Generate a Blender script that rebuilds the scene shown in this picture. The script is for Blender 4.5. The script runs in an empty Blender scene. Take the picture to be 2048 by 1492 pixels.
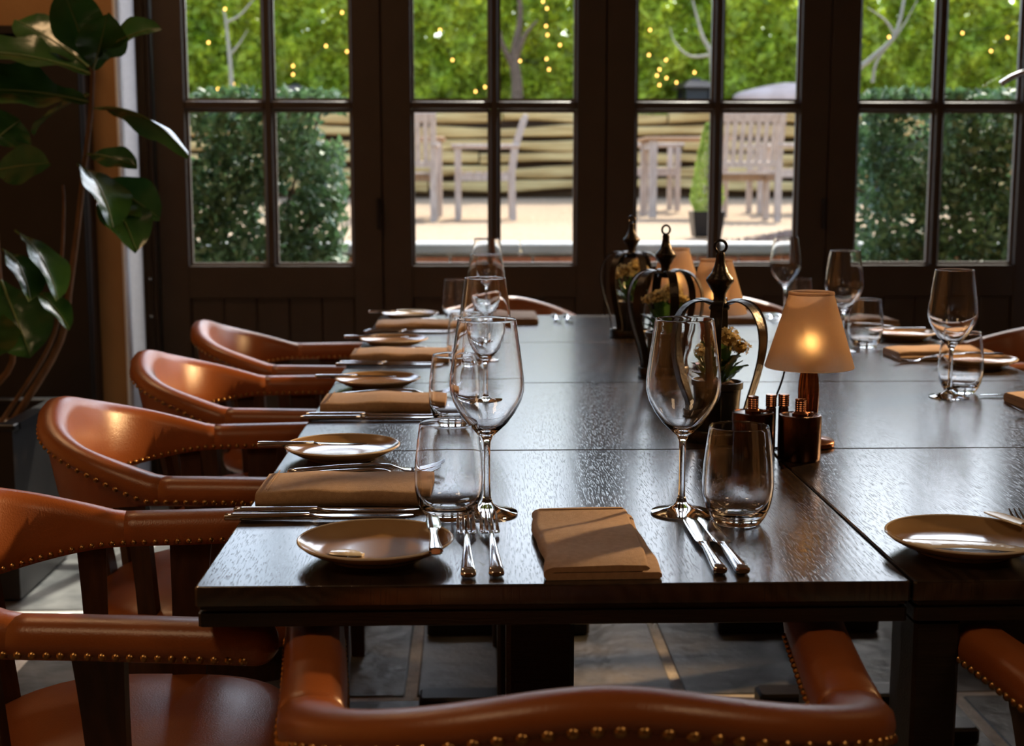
import bpy, bmesh, math, random
import numpy as np
from mathutils import Vector, Matrix, Euler

random.seed(7)
PI = math.pi
R = math.radians
C = bpy.context.scene.collection
SC = bpy.context.scene

# ------------------------------------------------------------------ camera
F = 2730.0
YAW, PITCH = R(1.558), R(8.07)
CAMZ = 1.17
cam = bpy.data.cameras.new('camera')
cam.sensor_width = 36.0
cam.lens = 36.0 * F / 2048.0
cam.clip_start = 0.05
cam.clip_end = 300
cam.dof.use_dof = True
cam.dof.focus_distance = 1.78
cam.dof.aperture_fstop = 7.0
cam_o = bpy.data.objects.new('camera', cam)
C.objects.link(cam_o)
cam_o.location = (0, 0, CAMZ)
cam_o.rotation_euler = Euler((PI / 2 - PITCH, 0, -YAW), 'XYZ')
SC.camera = cam_o

# ------------------------------------------------------------------ world, sun, exposure
w = bpy.data.worlds.new('world')
SC.world = w
w.use_nodes = True
nt = w.node_tree
nt.nodes.clear()
sky = nt.nodes.new('ShaderNodeTexSky')
sky.sky_type = 'NISHITA'
sky.sun_disc = False
sky.sun_elevation = R(50)
sky.sun_rotation = R(18)
sky.air_density = 1.0
sky.dust_density = 2.5
sky.ozone_density = 1.0
bg = nt.nodes.new('ShaderNodeBackground')
bg.inputs['Strength'].default_value = 0.76
wo = nt.nodes.new('ShaderNodeOutputWorld')
nt.links.new(sky.outputs[0], bg.inputs[0])
nt.links.new(bg.outputs[0], wo.inputs[0])

sun = bpy.data.lights.new('sun', 'SUN')
sun.energy = 7.0
sun.angle = R(0.6)
sun.color = (1.0, 0.93, 0.80)
sun_o = bpy.data.objects.new('sun', sun)
C.objects.link(sun_o)
sun_dir = Vector((-0.199, -0.611, -0.766)).normalized()      # the sun stands over the garden, ahead and to the side
sun_o.rotation_euler = sun_dir.to_track_quat('-Z', 'Y').to_euler()
sun_o.location = (6, 22, 20)


def lamp(name, kind, loc, energy, color, size=0.2, aim=None, spot=None):
    l = bpy.data.lights.new(name, kind)
    l.energy = energy
    l.color = color
    if kind == 'AREA':
        l.size = size
    else:
        l.shadow_soft_size = size
    if spot:
        l.spot_size = R(spot)
        l.spot_blend = 0.5
    o = bpy.data.objects.new(name, l)
    C.objects.link(o)
    o.location = loc
    if aim:
        o.rotation_euler = (Vector(aim) - Vector(loc)).to_track_quat('-Z', 'Y').to_euler()
    return o


# unseen warm spot and overhead fills, added to light the chairs and room
lamp('added_warm_spot', 'SPOT', (3.3, 4.1, 2.15), 1000, (1.0, 0.60, 0.27), 0.10, (-0.7, 2.4, 0.74), 42)
lamp('added_warm_fill', 'AREA', (-1.2, 0.6, 2.85), 9, (1.0, 0.66, 0.36), 0.5)
lamp('added_warm_fill', 'AREA', (1.6, 0.2, 2.85), 10, (1.0, 0.66, 0.36), 0.5)
lamp('added_warm_fill', 'AREA', (-1.5, 3.9, 2.85), 9, (1.0, 0.62, 0.32), 0.4)

vs = SC.view_settings
vs.view_transform = 'Standard'
vs.look = 'None'
vs.exposure = 0.0
vs.gamma = 1.0
vs.use_curve_mapping = False
cy = SC.cycles
cy.max_bounces = 16
cy.diffuse_bounces = 4
cy.glossy_bounces = 6
cy.transmission_bounces = 16
cy.transparent_max_bounces = 16
cy.blur_glossy = 0.6
cy.sample_clamp_indirect = 6.0
cy.use_denoising = True


# ------------------------------------------------------------------ helpers
def at(px, py, Y):
    """point of the plane y = Y seen at photograph pixel (px, py)"""
    v = cam_o.matrix_basis.to_3x3() @ Vector(((px - 1024) / F, -(py - 746) / F, -1.0))
    t = Y / v.y
    return Vector((v.x * t, Y, CAMZ + v.z * t))


def tag(o, label=None, cat=None, group=None, kind=None):
    if label: o['label'] = label
    if cat: o['category'] = cat
    if group: o['group'] = group
    if kind: o['kind'] = kind
    return o


def thing(name, label, cat, loc=(0, 0, 0), rotz=0.0, group=None):
    o = bpy.data.objects.new(name, None)
    o.empty_display_size = 0.05
    C.objects.link(o)
    o.location = loc
    o.rotation_euler = (0, 0, rotz)
    return tag(o, label, cat, group)


def copy_tree(o, loc=None, rotz=None, label=None, parent=None):
    kids = list(o.children)
    c = o.copy()
    C.objects.link(c)
    if parent is not None:
        c.parent = parent
    if loc is not None: c.location = loc
    if rotz is not None: c.rotation_euler = (0, 0, rotz)
    if label: c['label'] = label
    for k in kids:
        copy_tree(k, parent=c)
    return c


class G:
    """collects shapes and links them as ONE mesh object"""
    def __init__(self):
        self.v, self.f = [], []

    def add(self, v, f):
        n = len(self.v)
        self.v += [tuple(p) for p in v]
        self.f += [tuple(i + n for i in q) for q in f]
        return self

    def box(self, c, s, rot=None, chamfer=0.0):
        hx, hy, hz = s[0] / 2, s[1] / 2, s[2] / 2
        if chamfer <= 0:
            v = [Vector((x, y, z)) for x in (-hx, hx) for y in (-hy, hy) for z in (-hz, hz)]
            f = [(0, 1, 3, 2), (4, 6, 7, 5), (0, 4, 5, 1), (2, 3, 7, 6), (0, 2, 6, 4), (1, 5, 7, 3)]
        else:
            k = chamfer
            v, f = [], []
            rings = []
            for z, ins in ((-hz, k), (-hz + k, 0), (hz - k, 0), (hz, k)):
                ring = []
                X, Y = hx - ins, hy - ins
                for (a, b) in ((-X + k, -Y), (X - k, -Y), (X, -Y + k), (X, Y - k), (X - k, Y), (-X + k, Y), (-X, Y - k), (-X, -Y + k)):
                    ring.append(Vector((a, b, z)))
                rings.append(ring)
            v, f = loft(rings)
        if rot is not None:
            m = Euler(rot, 'XYZ').to_matrix()
            v = [m @ Vector(p) for p in v]
        c = Vector(c)
        return self.add([Vector(p) + c for p in v], f)

    def build(self, name, mat, parent=None, smooth=True, angle=38, kind=None, loc=None):
        me = bpy.data.meshes.new(name)
        me.from_pydata(self.v, [], self.f)
        me.materials.append(mat)
        if smooth:
            me.set_sharp_from_angle(angle=R(angle))
            me.polygons.foreach_set('use_smooth', [len(q) <= 4 for q in self.f])       # caps stay flat
        me.update()
        o = bpy.data.objects.new(name, me)
        C.objects.link(o)
        if parent is not None: o.parent = parent
        if kind: o['kind'] = kind
        if loc is not None: o.location = loc
        return o


def loft(rings, caps=True, closed=False):
    n = len(rings[0])
    v = [p for r in rings for p in r]
    f = []
    m = len(rings)
    for i in range(m if closed else m - 1):
        a, b = i * n, ((i + 1) % m) * n
        for j in range(n):
            k = (j + 1) % n
            f.append((a + j, a + k, b + k, b + j))
    if caps and not closed:
        f.append(tuple(reversed(range(n))))
        f.append(tuple(range((m - 1) * n, m * n)))
    return v, f


def lathe(prof, segs=32, center=(0, 0, 0)):
    cx, cy_, cz = center
    v, f, idx = [], [], []
    for (r, z) in prof:
        if r < 1e-6:
            idx.append([len(v)])
            v.append((cx, cy_, cz + z))
        else:
            idx.append(list(range(len(v), len(v) + segs)))
            for k in range(segs):
                a = 2 * PI * k / segs
                v.append((cx + r * math.cos(a), cy_ + r * math.sin(a), cz + z))
    for A, B in zip(idx[:-1], idx[1:]):
        for k in range(segs):
            k2 = (k + 1) % segs
            if len(A) == 1 and len(B) == 1: continue
            if len(A) == 1: f.append((A[0], B[k2], B[k]))
            elif len(B) == 1: f.append((A[k], A[k2], B[0]))
            else: f.append((A[k], A[k2], B[k2], B[k]))
    return v, f


def frames(pts):
    pts = [Vector(p) for p in pts]
    out = []
    up = Vector((0, 0, 1))
    prev = None
    for i, p in enumerate(pts):
        t = (pts[min(i + 1, len(pts) - 1)] - pts[max(i - 1, 0)]).normalized()
        if prev is None:
            a = up if abs(t.z) < 0.9 else Vector((1, 0, 0))
            n = (a - t * a.dot(t)).normalized()
        else:
            n = (prev - t * prev.dot(t))
            n = n.normalized() if n.length > 1e-6 else prev
        prev = n
        out.append((p, t, n, t.cross(n)))
    return out


def tube(pts, r, segs=8):
    rings = []
    fr = frames(pts)
    for i, (p, t, n, b) in enumerate(fr):
        rr = r[i] if isinstance(r, (list, tuple)) else r
        rings.append([p + n * (rr * math.cos(2 * PI * k / segs)) + b * (rr * math.sin(2 * PI * k / segs)) for k in range(segs)])
    return loft(rings)


def catmull(pts, n):
    pts = [Vector(p) for p in pts]
    P = [2 * pts[0] - pts[1]] + pts + [2 * pts[-1] - pts[-2]]
    out = []
    m = len(pts) - 1
    for i in range(n + 1):
        u = i / n * m
        k = min(int(u), m - 1)
        t = u - k
        a, b, c, d = P[k], P[k + 1], P[k + 2], P[k + 3]
        out.append(0.5 * ((2 * b) + (c - a) * t + (2 * a - 5 * b + 4 * c - d) * t * t + (3 * b - a - 3 * c + d) * t ** 3))
    return out


def ico(r, c=(0, 0, 0), sub=1, squash=(1, 1, 1)):
    bm = bmesh.new()
    bmesh.ops.create_icosphere(bm, subdivisions=sub, radius=r)
    v = [(p.co.x * squash[0] + c[0], p.co.y * squash[1] + c[1], p.co.z * squash[2] + c[2]) for p in bm.verts]
    bm.verts.index_update()
    f = [tuple(q.index for q in fc.verts) for fc in bm.faces]
    bm.free()
    return v, f


def smooth01(t):
    t = max(0.0, min(1.0, t))
    return t * t * (3 - 2 * t)


# ------------------------------------------------------------------ materials
def base_mat(name):
    m = bpy.data.materials.new(name)
    m.use_nodes = True
    n = m.node_tree
    b = n.nodes['Principled BSDF']
    return m, n, b


def pbr(name, c1, c2=None, rough=0.5, metal=0.0, scale=20, bump=0.0, bscale=None, spec=0.5, stretch=(1, 1, 1), coat=0.0, sheen=0.0, rvar=0.0, detail=4, trans=None, coat_rough=0.15, island=0.0):
    m, n, b = base_mat(name)
    L = n.links
    tc = n.nodes.new('ShaderNodeTexCoord')
    mp = n.nodes.new('ShaderNodeMapping')
    mp.inputs['Scale'].default_value = stretch
    L.new(tc.outputs['Object'], mp.inputs[0])
    oi = n.nodes.new('ShaderNodeObjectInfo')
    ml = n.nodes.new('ShaderNodeMath'); ml.operation = 'MULTIPLY'; ml.inputs[1].default_value = 37.0
    L.new(oi.outputs['Random'], ml.inputs[0])
    L.new(ml.outputs[0], mp.inputs['Location'])
    no = n.nodes.new('ShaderNodeTexNoise')
    no.inputs['Scale'].default_value = scale
    no.inputs['Detail'].default_value = detail
    L.new(mp.outputs[0], no.inputs['Vector'])
    cr = n.nodes.new('ShaderNodeValToRGB')
    cr.color_ramp.elements[0].color = (*c1, 1)
    cr.color_ramp.elements[1].color = (*(c2 or c1), 1)
    cr.color_ramp.elements[0].position = 0.32
    cr.color_ramp.elements[1].position = 0.68
    L.new(no.outputs['Fac'], cr.inputs[0])
    src = cr.outputs[0]
    if island > 0:
        ge = n.nodes.new('ShaderNodeNewGeometry')
        mr = n.nodes.new('ShaderNodeMapRange')
        mr.inputs[3].default_value = 1 - island
        mr.inputs[4].default_value = 1 + island
        L.new(ge.outputs['Random Per Island'], mr.inputs[0])
        mx = n.nodes.new('ShaderNodeVectorMath'); mx.operation = 'SCALE'
        L.new(src, mx.inputs[0]); L.new(mr.outputs[0], mx.inputs['Scale'])
        src = mx.outputs[0]
    L.new(src, b.inputs['Base Color'])
    b.inputs['Roughness'].default_value = rough
    b.inputs['Metallic'].default_value = metal
    b.inputs['Specular IOR Level'].default_value = spec
    b.inputs['Coat Weight'].default_value = coat
    b.inputs['Coat Roughness'].default_value = coat_rough
    b.inputs['Sheen Weight'].default_value = sheen
    if rvar > 0:
        mr = n.nodes.new('ShaderNodeMapRange')
        mr.inputs[3].default_value = rough - rvar
        mr.inputs[4].default_value = rough + rvar
        L.new(no.outputs['Fac'], mr.inputs[0])
        L.new(mr.outputs[0], b.inputs['Roughness'])
    if bump > 0:
        n2 = n.nodes.new('ShaderNodeTexNoise')
        n2.inputs['Scale'].default_value = bscale or scale * 4
        n2.inputs['Detail'].default_value = 3
        L.new(mp.outputs[0], n2.inputs['Vector'])
        bp = n.nodes.new('ShaderNodeBump')
        bp.inputs['Strength'].default_value = bump
        bp.inputs['Distance'].default_value = 0.01
        L.new(n2.outputs['Fac'], bp.inputs['Height'])
        L.new(bp.outputs[0], b.inputs['Normal'])
    if trans:
        out = n.nodes['Material Output']
        tr = n.nodes.new('ShaderNodeBsdfTranslucent')
        L.new(src, tr.inputs[0])
        mix = n.nodes.new('ShaderNodeMixShader')
        mix.inputs[0].default_value = trans
        L.new(b.outputs[0], mix.inputs[1]); L.new(tr.outputs[0], mix.inputs[2])
        L.new(mix.outputs[0], out.inputs[0])
    return m


def wood_table_mat():
    m, n, b = base_mat('dark_oak')
    L = n.links
    tc = n.nodes.new('ShaderNodeTexCoord')
    oi = n.nodes.new('ShaderNodeObjectInfo')
    ml = n.nodes.new('ShaderNodeMath'); ml.operation = 'MULTIPLY'; ml.inputs[1].default_value = 23.0
    L.new(oi.outputs['Random'], ml.inputs[0])
    mp = n.nodes.new('ShaderNodeMapping'); mp.inputs['Scale'].default_value = (1.0, 0.16, 1.0)
    L.new(tc.outputs['Object'], mp.inputs[0]); L.new(ml.outputs[0], mp.inputs['Location'])
    big = n.nodes.new('ShaderNodeTexNoise'); big.inputs['Scale'].default_value = 5.0; big.inputs['Detail'].default_value = 1.0
    L.new(mp.outputs[0], big.inputs['Vector'])
    rings = n.nodes.new('ShaderNodeMath'); rings.operation = 'MULTIPLY'; rings.inputs[1].default_value = 150.0
    L.new(big.outputs['Fac'], rings.inputs[0])
    sn = n.nodes.new('ShaderNodeMath'); sn.operation = 'SINE'
    L.new(rings.outputs[0], sn.inputs[0])
    mp2 = n.nodes.new('ShaderNodeMapping'); mp2.inputs['Scale'].default_value = (560, 42, 1)
    L.new(tc.outputs['Object'], mp2.inputs[0])
    pore = n.nodes.new('ShaderNodeTexNoise'); pore.inputs['Scale'].default_value = 1.0; pore.inputs['Detail'].default_value = 2.0
    L.new(mp2.outputs[0], pore.inputs['Vector'])
    pr = n.nodes.new('ShaderNodeMapRange'); pr.inputs[1].default_value = 0.56; pr.inputs[2].default_value = 0.66
    L.new(pore.outputs['Fac'], pr.inputs[0])
    cr = n.nodes.new('ShaderNodeValToRGB')
    cr.color_ramp.elements[0].color = (0.012, 0.0085, 0.007, 1)
    cr.color_ramp.elements[1].color = (0.030, 0.019, 0.013, 1)
    mr = n.nodes.new('ShaderNodeMapRange'); mr.inputs[1].default_value = -1; mr.inputs[2].default_value = 1
    L.new(sn.outputs[0], mr.inputs[0]); L.new(mr.outputs[0], cr.inputs[0])
    mixc = n.nodes.new('ShaderNodeMixRGB'); mixc.inputs[2].default_value = (0.004, 0.003, 0.003, 1)
    L.new(pr.outputs[0], mixc.inputs[0]); L.new(cr.outputs[0], mixc.inputs[1])
    L.new(mixc.outputs[0], b.inputs['Base Color'])
    # relief: ring lines and open pores
    h = n.nodes.new('ShaderNodeMath'); h.operation = 'MULTIPLY'; h.inputs[1].default_value = 0.15
    L.new(sn.outputs[0], h.inputs[0])
    h2 = n.nodes.new('ShaderNodeMath'); h2.operation = 'SUBTRACT'
    L.new(h.outputs[0], h2.inputs[0]); L.new(pr.outputs[0], h2.inputs[1])
    bp = n.nodes.new('ShaderNodeBump'); bp.inputs['Strength'].default_value = 0.20; bp.inputs['Distance'].default_value = 0.00042
    L.new(h2.outputs[0], bp.inputs['Height'])
    L.new(bp.outputs[0], b.inputs['Normal'])
    b.inputs['Roughness'].default_value = 0.21
    b.inputs['IOR'].default_value = 1.75
    return m


def glass_mat(name, tint=(1, 1, 1)):
    m = bpy.data.materials.new(name); m.use_nodes = True
    n = m.node_tree; n.nodes.clear()
    g = n.nodes.new('ShaderNodeBsdfGlass'); g.inputs['IOR'].default_value = 1.5; g.inputs['Roughness'].default_value = 0.0
    g.inputs['Color'].default_value = (*tint, 1)
    o = n.nodes.new('ShaderNodeOutputMaterial')
    n.links.new(g.outputs[0], o.inputs[0])
    return m


def pane_mat():
    m = bpy.data.materials.new('window_glass'); m.use_nodes = True
    n = m.node_tree; n.nodes.clear()
    t = n.nodes.new('ShaderNodeBsdfTransparent'); t.inputs[0].default_value = (0.97, 0.985, 0.975, 1)
    g = n.nodes.new('ShaderNodeBsdfGlossy'); g.inputs['Roughness'].default_value = 0.02
    fr = n.nodes.new('ShaderNodeFresnel'); fr.inputs['IOR'].default_value = 1.45
    mx = n.nodes.new('ShaderNodeMixShader')
    o = n.nodes.new('ShaderNodeOutputMaterial')
    ge = n.nodes.new('ShaderNodeNewGeometry')
    inv = n.nodes.new('ShaderNodeMath'); inv.operation = 'SUBTRACT'; inv.inputs[0].default_value = 1.0
    n.links.new(ge.outputs['Backfacing'], inv.inputs[1])
    mu = n.nodes.new('ShaderNodeMath'); mu.operation = 'MULTIPLY'
    n.links.new(fr.outputs[0], mu.inputs[0]); n.links.new(inv.outputs[0], mu.inputs[1])
    n.links.new(mu.outputs[0], mx.inputs[0]); n.links.new(t.outputs[0], mx.inputs[1]); n.links.new(g.outputs[0], mx.inputs[2])
    n.links.new(mx.outputs[0], o.inputs[0])
    return m


def shade_mat():
    m = bpy.data.materials.new('frosted_shade'); m.use_nodes = True
    n = m.node_tree; n.nodes.clear()
    tc = n.nodes.new('ShaderNodeTexCoord')
    no = n.nodes.new('ShaderNodeTexNoise'); no.inputs['Scale'].default_value = 220
    n.links.new(tc.outputs['Object'], no.inputs['Vector'])
    cr = n.nodes.new('ShaderNodeValToRGB')
    cr.color_ramp.elements[0].color = (0.50, 0.375, 0.29, 1); cr.color_ramp.elements[1].color = (0.60, 0.46, 0.36, 1)
    n.links.new(no.outputs['Fac'], cr.inputs[0])
    d = n.nodes.new('ShaderNodeBsdfDiffuse'); t = n.nodes.new('ShaderNodeBsdfTranslucent')
    n.links.new(cr.outputs[0], d.inputs[0]); n.links.new(cr.outputs[0], t.inputs[0])
    mx = n.nodes.new('ShaderNodeMixShader'); mx.inputs[0].default_value = 0.5
    n.links.new(d.outputs[0], mx.inputs[1]); n.links.new(t.outputs[0], mx.inputs[2])
    rf = n.nodes.new('ShaderNodeBsdfRefraction'); rf.inputs['IOR'].default_value = 1.25; rf.inputs['Roughness'].default_value = 0.80
    rf.inputs['Color'].default_value = (0.95, 0.84, 0.72, 1)
    m2 = n.nodes.new('ShaderNodeMixShader'); m2.inputs[0].default_value = 0.5
    n.links.new(mx.outputs[0], m2.inputs[1]); n.links.new(rf.outputs[0], m2.inputs[2])
    o = n.nodes.new('ShaderNodeOutputMaterial'); n.links.new(m2.outputs[0], o.inputs[0])
    return m


def glow_mat(name, color, strength):
    m = bpy.data.materials.new(name); m.use_nodes = True
    n = m.node_tree; n.nodes.clear()
    e = n.nodes.new('ShaderNodeEmission'); e.inputs[0].default_value = (*color, 1); e.inputs[1].default_value = strength
    o = n.nodes.new('ShaderNodeOutputMaterial'); n.links.new(e.outputs[0], o.inputs[0])
    return m


M = {}
M['oak'] = wood_table_mat()
M['oak_edge'] = pbr('dark_oak_edge', (0.007, 0.005, 0.004), (0.015, 0.010, 0.008), 0.42, scale=9, stretch=(1, 8, 14), bump=0.15)
M['leather'] = pbr('cognac_leather', (0.27, 0.078, 0.019), (0.33, 0.10, 0.026), 0.33, scale=7, bump=0.10, bscale=420, coat=0.25, coat_rough=0.28, rvar=0.05)
M['chair_wood'] = pbr('walnut', (0.030, 0.011, 0.006), (0.060, 0.022, 0.010), 0.36, scale=14, stretch=(6, 6, 0.8))
M['brass'] = pbr('aged_brass', (0.34, 0.19, 0.07), (0.52, 0.31, 0.12), 0.30, metal=1.0, scale=60)
M['steel'] = pbr('polished_steel', (0.70, 0.70, 0.72), (0.80, 0.80, 0.82), 0.10, metal=1.0, scale=30)
M['plate'] = pbr('taupe_glaze', (0.30, 0.19, 0.095), (0.35, 0.225, 0.115), 0.16, scale=18, coat=0.3, coat_rough=0.05)
M['plate_rim'] = pbr('highlit_glaze_rim', (0.70, 0.62, 0.52), (0.80, 0.73, 0.63), 0.15, scale=40)  # pale rim glaze, whitened further as a painted highlight
M['linen'] = pbr('brown_linen', (0.30, 0.182, 0.10), (0.375, 0.237, 0.137), 0.85, scale=160, bump=0.25, bscale=900, sheen=0.25)
M['butter'] = pbr('painted_reflection', (0.86, 0.82, 0.68), (0.92, 0.89, 0.78), 0.2, scale=30, bump=0.12, coat=0.6, coat_rough=0.12)  # colour of the window reflection laid on the plates
M['glint'] = pbr('glint_blade', (0.84, 0.80, 0.66), (0.90, 0.88, 0.78), 0.25, scale=30)  # pale colour carries the window reflected in a steel blade
M['iron'] = pbr('black_iron', (0.016, 0.013, 0.011), (0.035, 0.027, 0.021), 0.34, metal=0.75, scale=40, bump=0.1)
M['copper'] = pbr('brushed_copper', (0.30, 0.13, 0.075), (0.42, 0.19, 0.11), 0.22, metal=1.0, scale=30, stretch=(1, 1, 12))
M['dark_copper'] = pbr('dark_copper', (0.070, 0.030, 0.020), (0.12, 0.055, 0.035), 0.26, metal=1.0, scale=30)
M['shade'] = shade_mat()
M['bulb'] = glow_mat('warm_bulb', (1.0, 0.58, 0.20), 30.0)
M['cord'] = pbr('black_cord', (0.012, 0.012, 0.012), None, 0.5)
M['pot'] = pbr('black_pot', (0.014, 0.014, 0.013), (0.022, 0.022, 0.020), 0.35, scale=20)
M['soil'] = pbr('soil', (0.05, 0.028, 0.014), (0.16, 0.09, 0.045), 0.9, scale=90, bump=0.6)
M['succulent'] = pbr('succulent_leaf', (0.045, 0.11, 0.025), (0.09, 0.19, 0.05), 0.28, scale=20, trans=0.15)
M['blossom'] = pbr('cream_blossom', (0.70, 0.55, 0.22), (0.86, 0.75, 0.42), 0.6, scale=60, trans=0.25, island=0.25)
M['core'] = pbr('flower_core', (0.20, 0.13, 0.04), (0.30, 0.20, 0.06), 0.8, scale=60)
M['fig'] = pbr('fig_leaf', (0.018, 0.065, 0.017), (0.042, 0.115, 0.026), 0.22, scale=9, bump=0.12, bscale=35, trans=0.18, coat=0.15)
M['fig_vein'] = pbr('fig_vein', (0.16, 0.24, 0.09), (0.20, 0.28, 0.11), 0.4, scale=9)
M['bark'] = pbr('fig_bark', (0.14, 0.075, 0.040), (0.22, 0.125, 0.07), 0.7, scale=40, stretch=(1, 1, 0.3), bump=0.3)
M['glass'] = glass_mat('clear_crystal')
M['pane'] = pane_mat()
M['door'] = pbr('umber_paint', (0.050, 0.034, 0.025), (0.058, 0.040, 0.029), 0.42, scale=12, bump=0.06, bscale=60)
M['white_paint'] = pbr('white_gloss_paint', (0.82, 0.82, 0.84), (0.86, 0.86, 0.88), 0.16, scale=8, bump=0.04)
M['frosted'] = pbr('frosted_sidelight', (0.50, 0.515, 0.55), (0.54, 0.555, 0.59), 0.4, scale=60, trans=0.66)
M['bead'] = pbr('grey_bead_paint', (0.16, 0.14, 0.125), (0.20, 0.175, 0.155), 0.4, scale=12)
M['wall'] = pbr('ochre_plaster', (0.36, 0.19, 0.075), (0.41, 0.225, 0.09), 0.8, scale=5, bump=0.15, bscale=90)
M['ceiling'] = pbr('cream_ceiling', (0.50, 0.44, 0.36), (0.54, 0.48, 0.40), 0.9, scale=5)
M['slate'] = pbr('slate', (0.055, 0.060, 0.065), (0.23, 0.23, 0.225), 0.42, scale=6, bump=0.5, bscale=22, rvar=0.1, detail=8)
M['mortar'] = pbr('pale_mortar', (0.66, 0.65, 0.62), (0.84, 0.82, 0.78), 0.9, scale=40, bump=0.5)
M['black_wood'] = pbr('black_lacquer', (0.008, 0.007, 0.007), (0.013, 0.011, 0.010), 0.45, scale=10)
M['black_metal'] = pbr('black_metal', (0.012, 0.012, 0.014), (0.02, 0.02, 0.022), 0.4, metal=0.4, scale=10)
M['brick'] = pbr('red_brick', (0.36, 0.12, 0.065), (0.52, 0.22, 0.13), 0.85, scale=18, bump=0.5)
M['coping'] = pbr('pale_coping', (0.28, 0.28, 0.26), (0.36, 0.355, 0.33), 0.8, scale=6, bump=0.3)
M['gravel'] = pbr('tan_gravel', (0.20, 0.128, 0.070), (0.36, 0.255, 0.155), 0.95, scale=26, bump=1.0, bscale=40, detail=8)
M['paving'] = pbr('patio_paving', (0.30, 0.28, 0.25), (0.42, 0.40, 0.36), 0.9, scale=5, bump=0.3)
M['sleeper'] = pbr('weathered_sleeper', (0.42, 0.25, 0.085), (0.74, 0.52, 0.22), 0.9, scale=3.0, stretch=(0.5, 3, 6), bump=0.5, detail=6)
M['teak'] = pbr('silvered_teak', (0.40, 0.305, 0.24), (0.54, 0.43, 0.35), 0.8, scale=9, stretch=(4, 4, 1))
M['teak_top'] = pbr('golden_teak', (0.375, 0.203, 0.098), (0.465, 0.270, 0.135), 0.6, scale=7, stretch=(1, 5, 1))
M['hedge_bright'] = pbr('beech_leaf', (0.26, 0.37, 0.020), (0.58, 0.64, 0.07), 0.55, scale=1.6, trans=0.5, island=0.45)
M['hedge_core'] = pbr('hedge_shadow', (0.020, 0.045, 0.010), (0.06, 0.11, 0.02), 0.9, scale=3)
M['yew'] = pbr('yew_leaf', (0.050, 0.115, 0.045), (0.11, 0.20, 0.085), 0.5, scale=3, trans=0.3, island=0.45)
M['twig'] = pbr('twig', (0.10, 0.06, 0.035), (0.17, 0.11, 0.07), 0.9, scale=20)
M['pale_bark'] = pbr('pale_bark', (0.260, 0.234, 0.169), (0.358, 0.325, 0.247), 0.9, scale=12)
M['topiary'] = pbr('cypress_leaf', (0.26, 0.36, 0.05), (0.42, 0.50, 0.10), 0.6, scale=9, trans=0.3, island=0.3)
M['heather'] = pbr('heather', (0.140, 0.112, 0.105), (0.238, 0.182, 0.168), 0.8, scale=20, trans=0.2, island=0.4)
M['rock'] = pbr('pinkish_rock', (0.48, 0.35, 0.29), (0.62, 0.47, 0.41), 0.9, scale=5, bump=0.5)
M['fairy'] = glow_mat('fairy_glow', (1.0, 0.52, 0.12), 9.0)
M['chrome'] = pbr('satin_chrome', (0.62, 0.64, 0.66), (0.72, 0.74, 0.76), 0.2, metal=1.0, scale=20)

# ------------------------------------------------------------------ the room
TZ = 0.75
RX0, RX1, RY0, RYW, RYD, RZ = -2.55, 3.7, -3.0, 4.95, 5.22, 2.95     # wall face and door plane
DX0 = -1.19                                                           # first leaf starts here
LEAF = 0.843
NLEAF = 4
DX1 = DX0 + LEAF * NLEAF
DTOP = 2.22

floor = G().box(((RX0 + RX1) / 2, (RY0 + RYD + 0.15) / 2, -0.054), (RX1 - RX0 + 0.4, RYD - RY0 + 0.35, 0.10)).build('floor', M['mortar'], smooth=False, kind='structure')
row_y = 0.28
rs = random.Random(3)
rows = [(-0.42, 0.62), (0.20, 0.70), (0.90, 0.60), (1.50, 0.72), (2.22, 0.76), (2.98, 0.66), (3.64, 0.74), (4.38, 0.78)]
cuts = {0: [-2.5, -1.6, -.7, .1, 1.0, 1.9, 2.7, 3.65], 1: [-2.5, -1.9, -1.0, -.25, .6, 1.4, 2.3, 3.0, 3.65],
        2: [-2.5, -1.5, -.8, .05, .9, 1.6, 2.5, 3.65], 3: [-2.5, -1.75, -1.1, -.3, .55, 1.3, 2.1, 3.0, 3.65],
        4: [-2.5, -1.95, -.95, -.35, .20, 1.1, 1.75, 2.7, 3.65], 5: [-2.5, -1.7, -1.12, -.15, .47, 1.25, 2.2, 3.0, 3.65],
        6: [-2.5, -2.0, -1.05, -.2, .62, 1.5, 2.4, 3.65], 7: [-2.5, -1.6, -.75, .1, .95, 1.9, 2.8, 3.65]}
for i, (y0, d) in enumerate(rows):
    xs = cuts[i]
    for a, b in zip(xs[:-1], xs[1:]):
        g = 0.011 + rs.random() * 0.006
        dz = rs.uniform(-0.002, 0.002)
        G().box(((a + b) / 2, y0 + d / 2, -0.014 + dz), (b - a - 2 * g, d - 2 * g, 0.028), rot=(0, 0, rs.uniform(-.004, .004)), chamfer=0.004).build('slab', M['slate'], floor)

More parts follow.
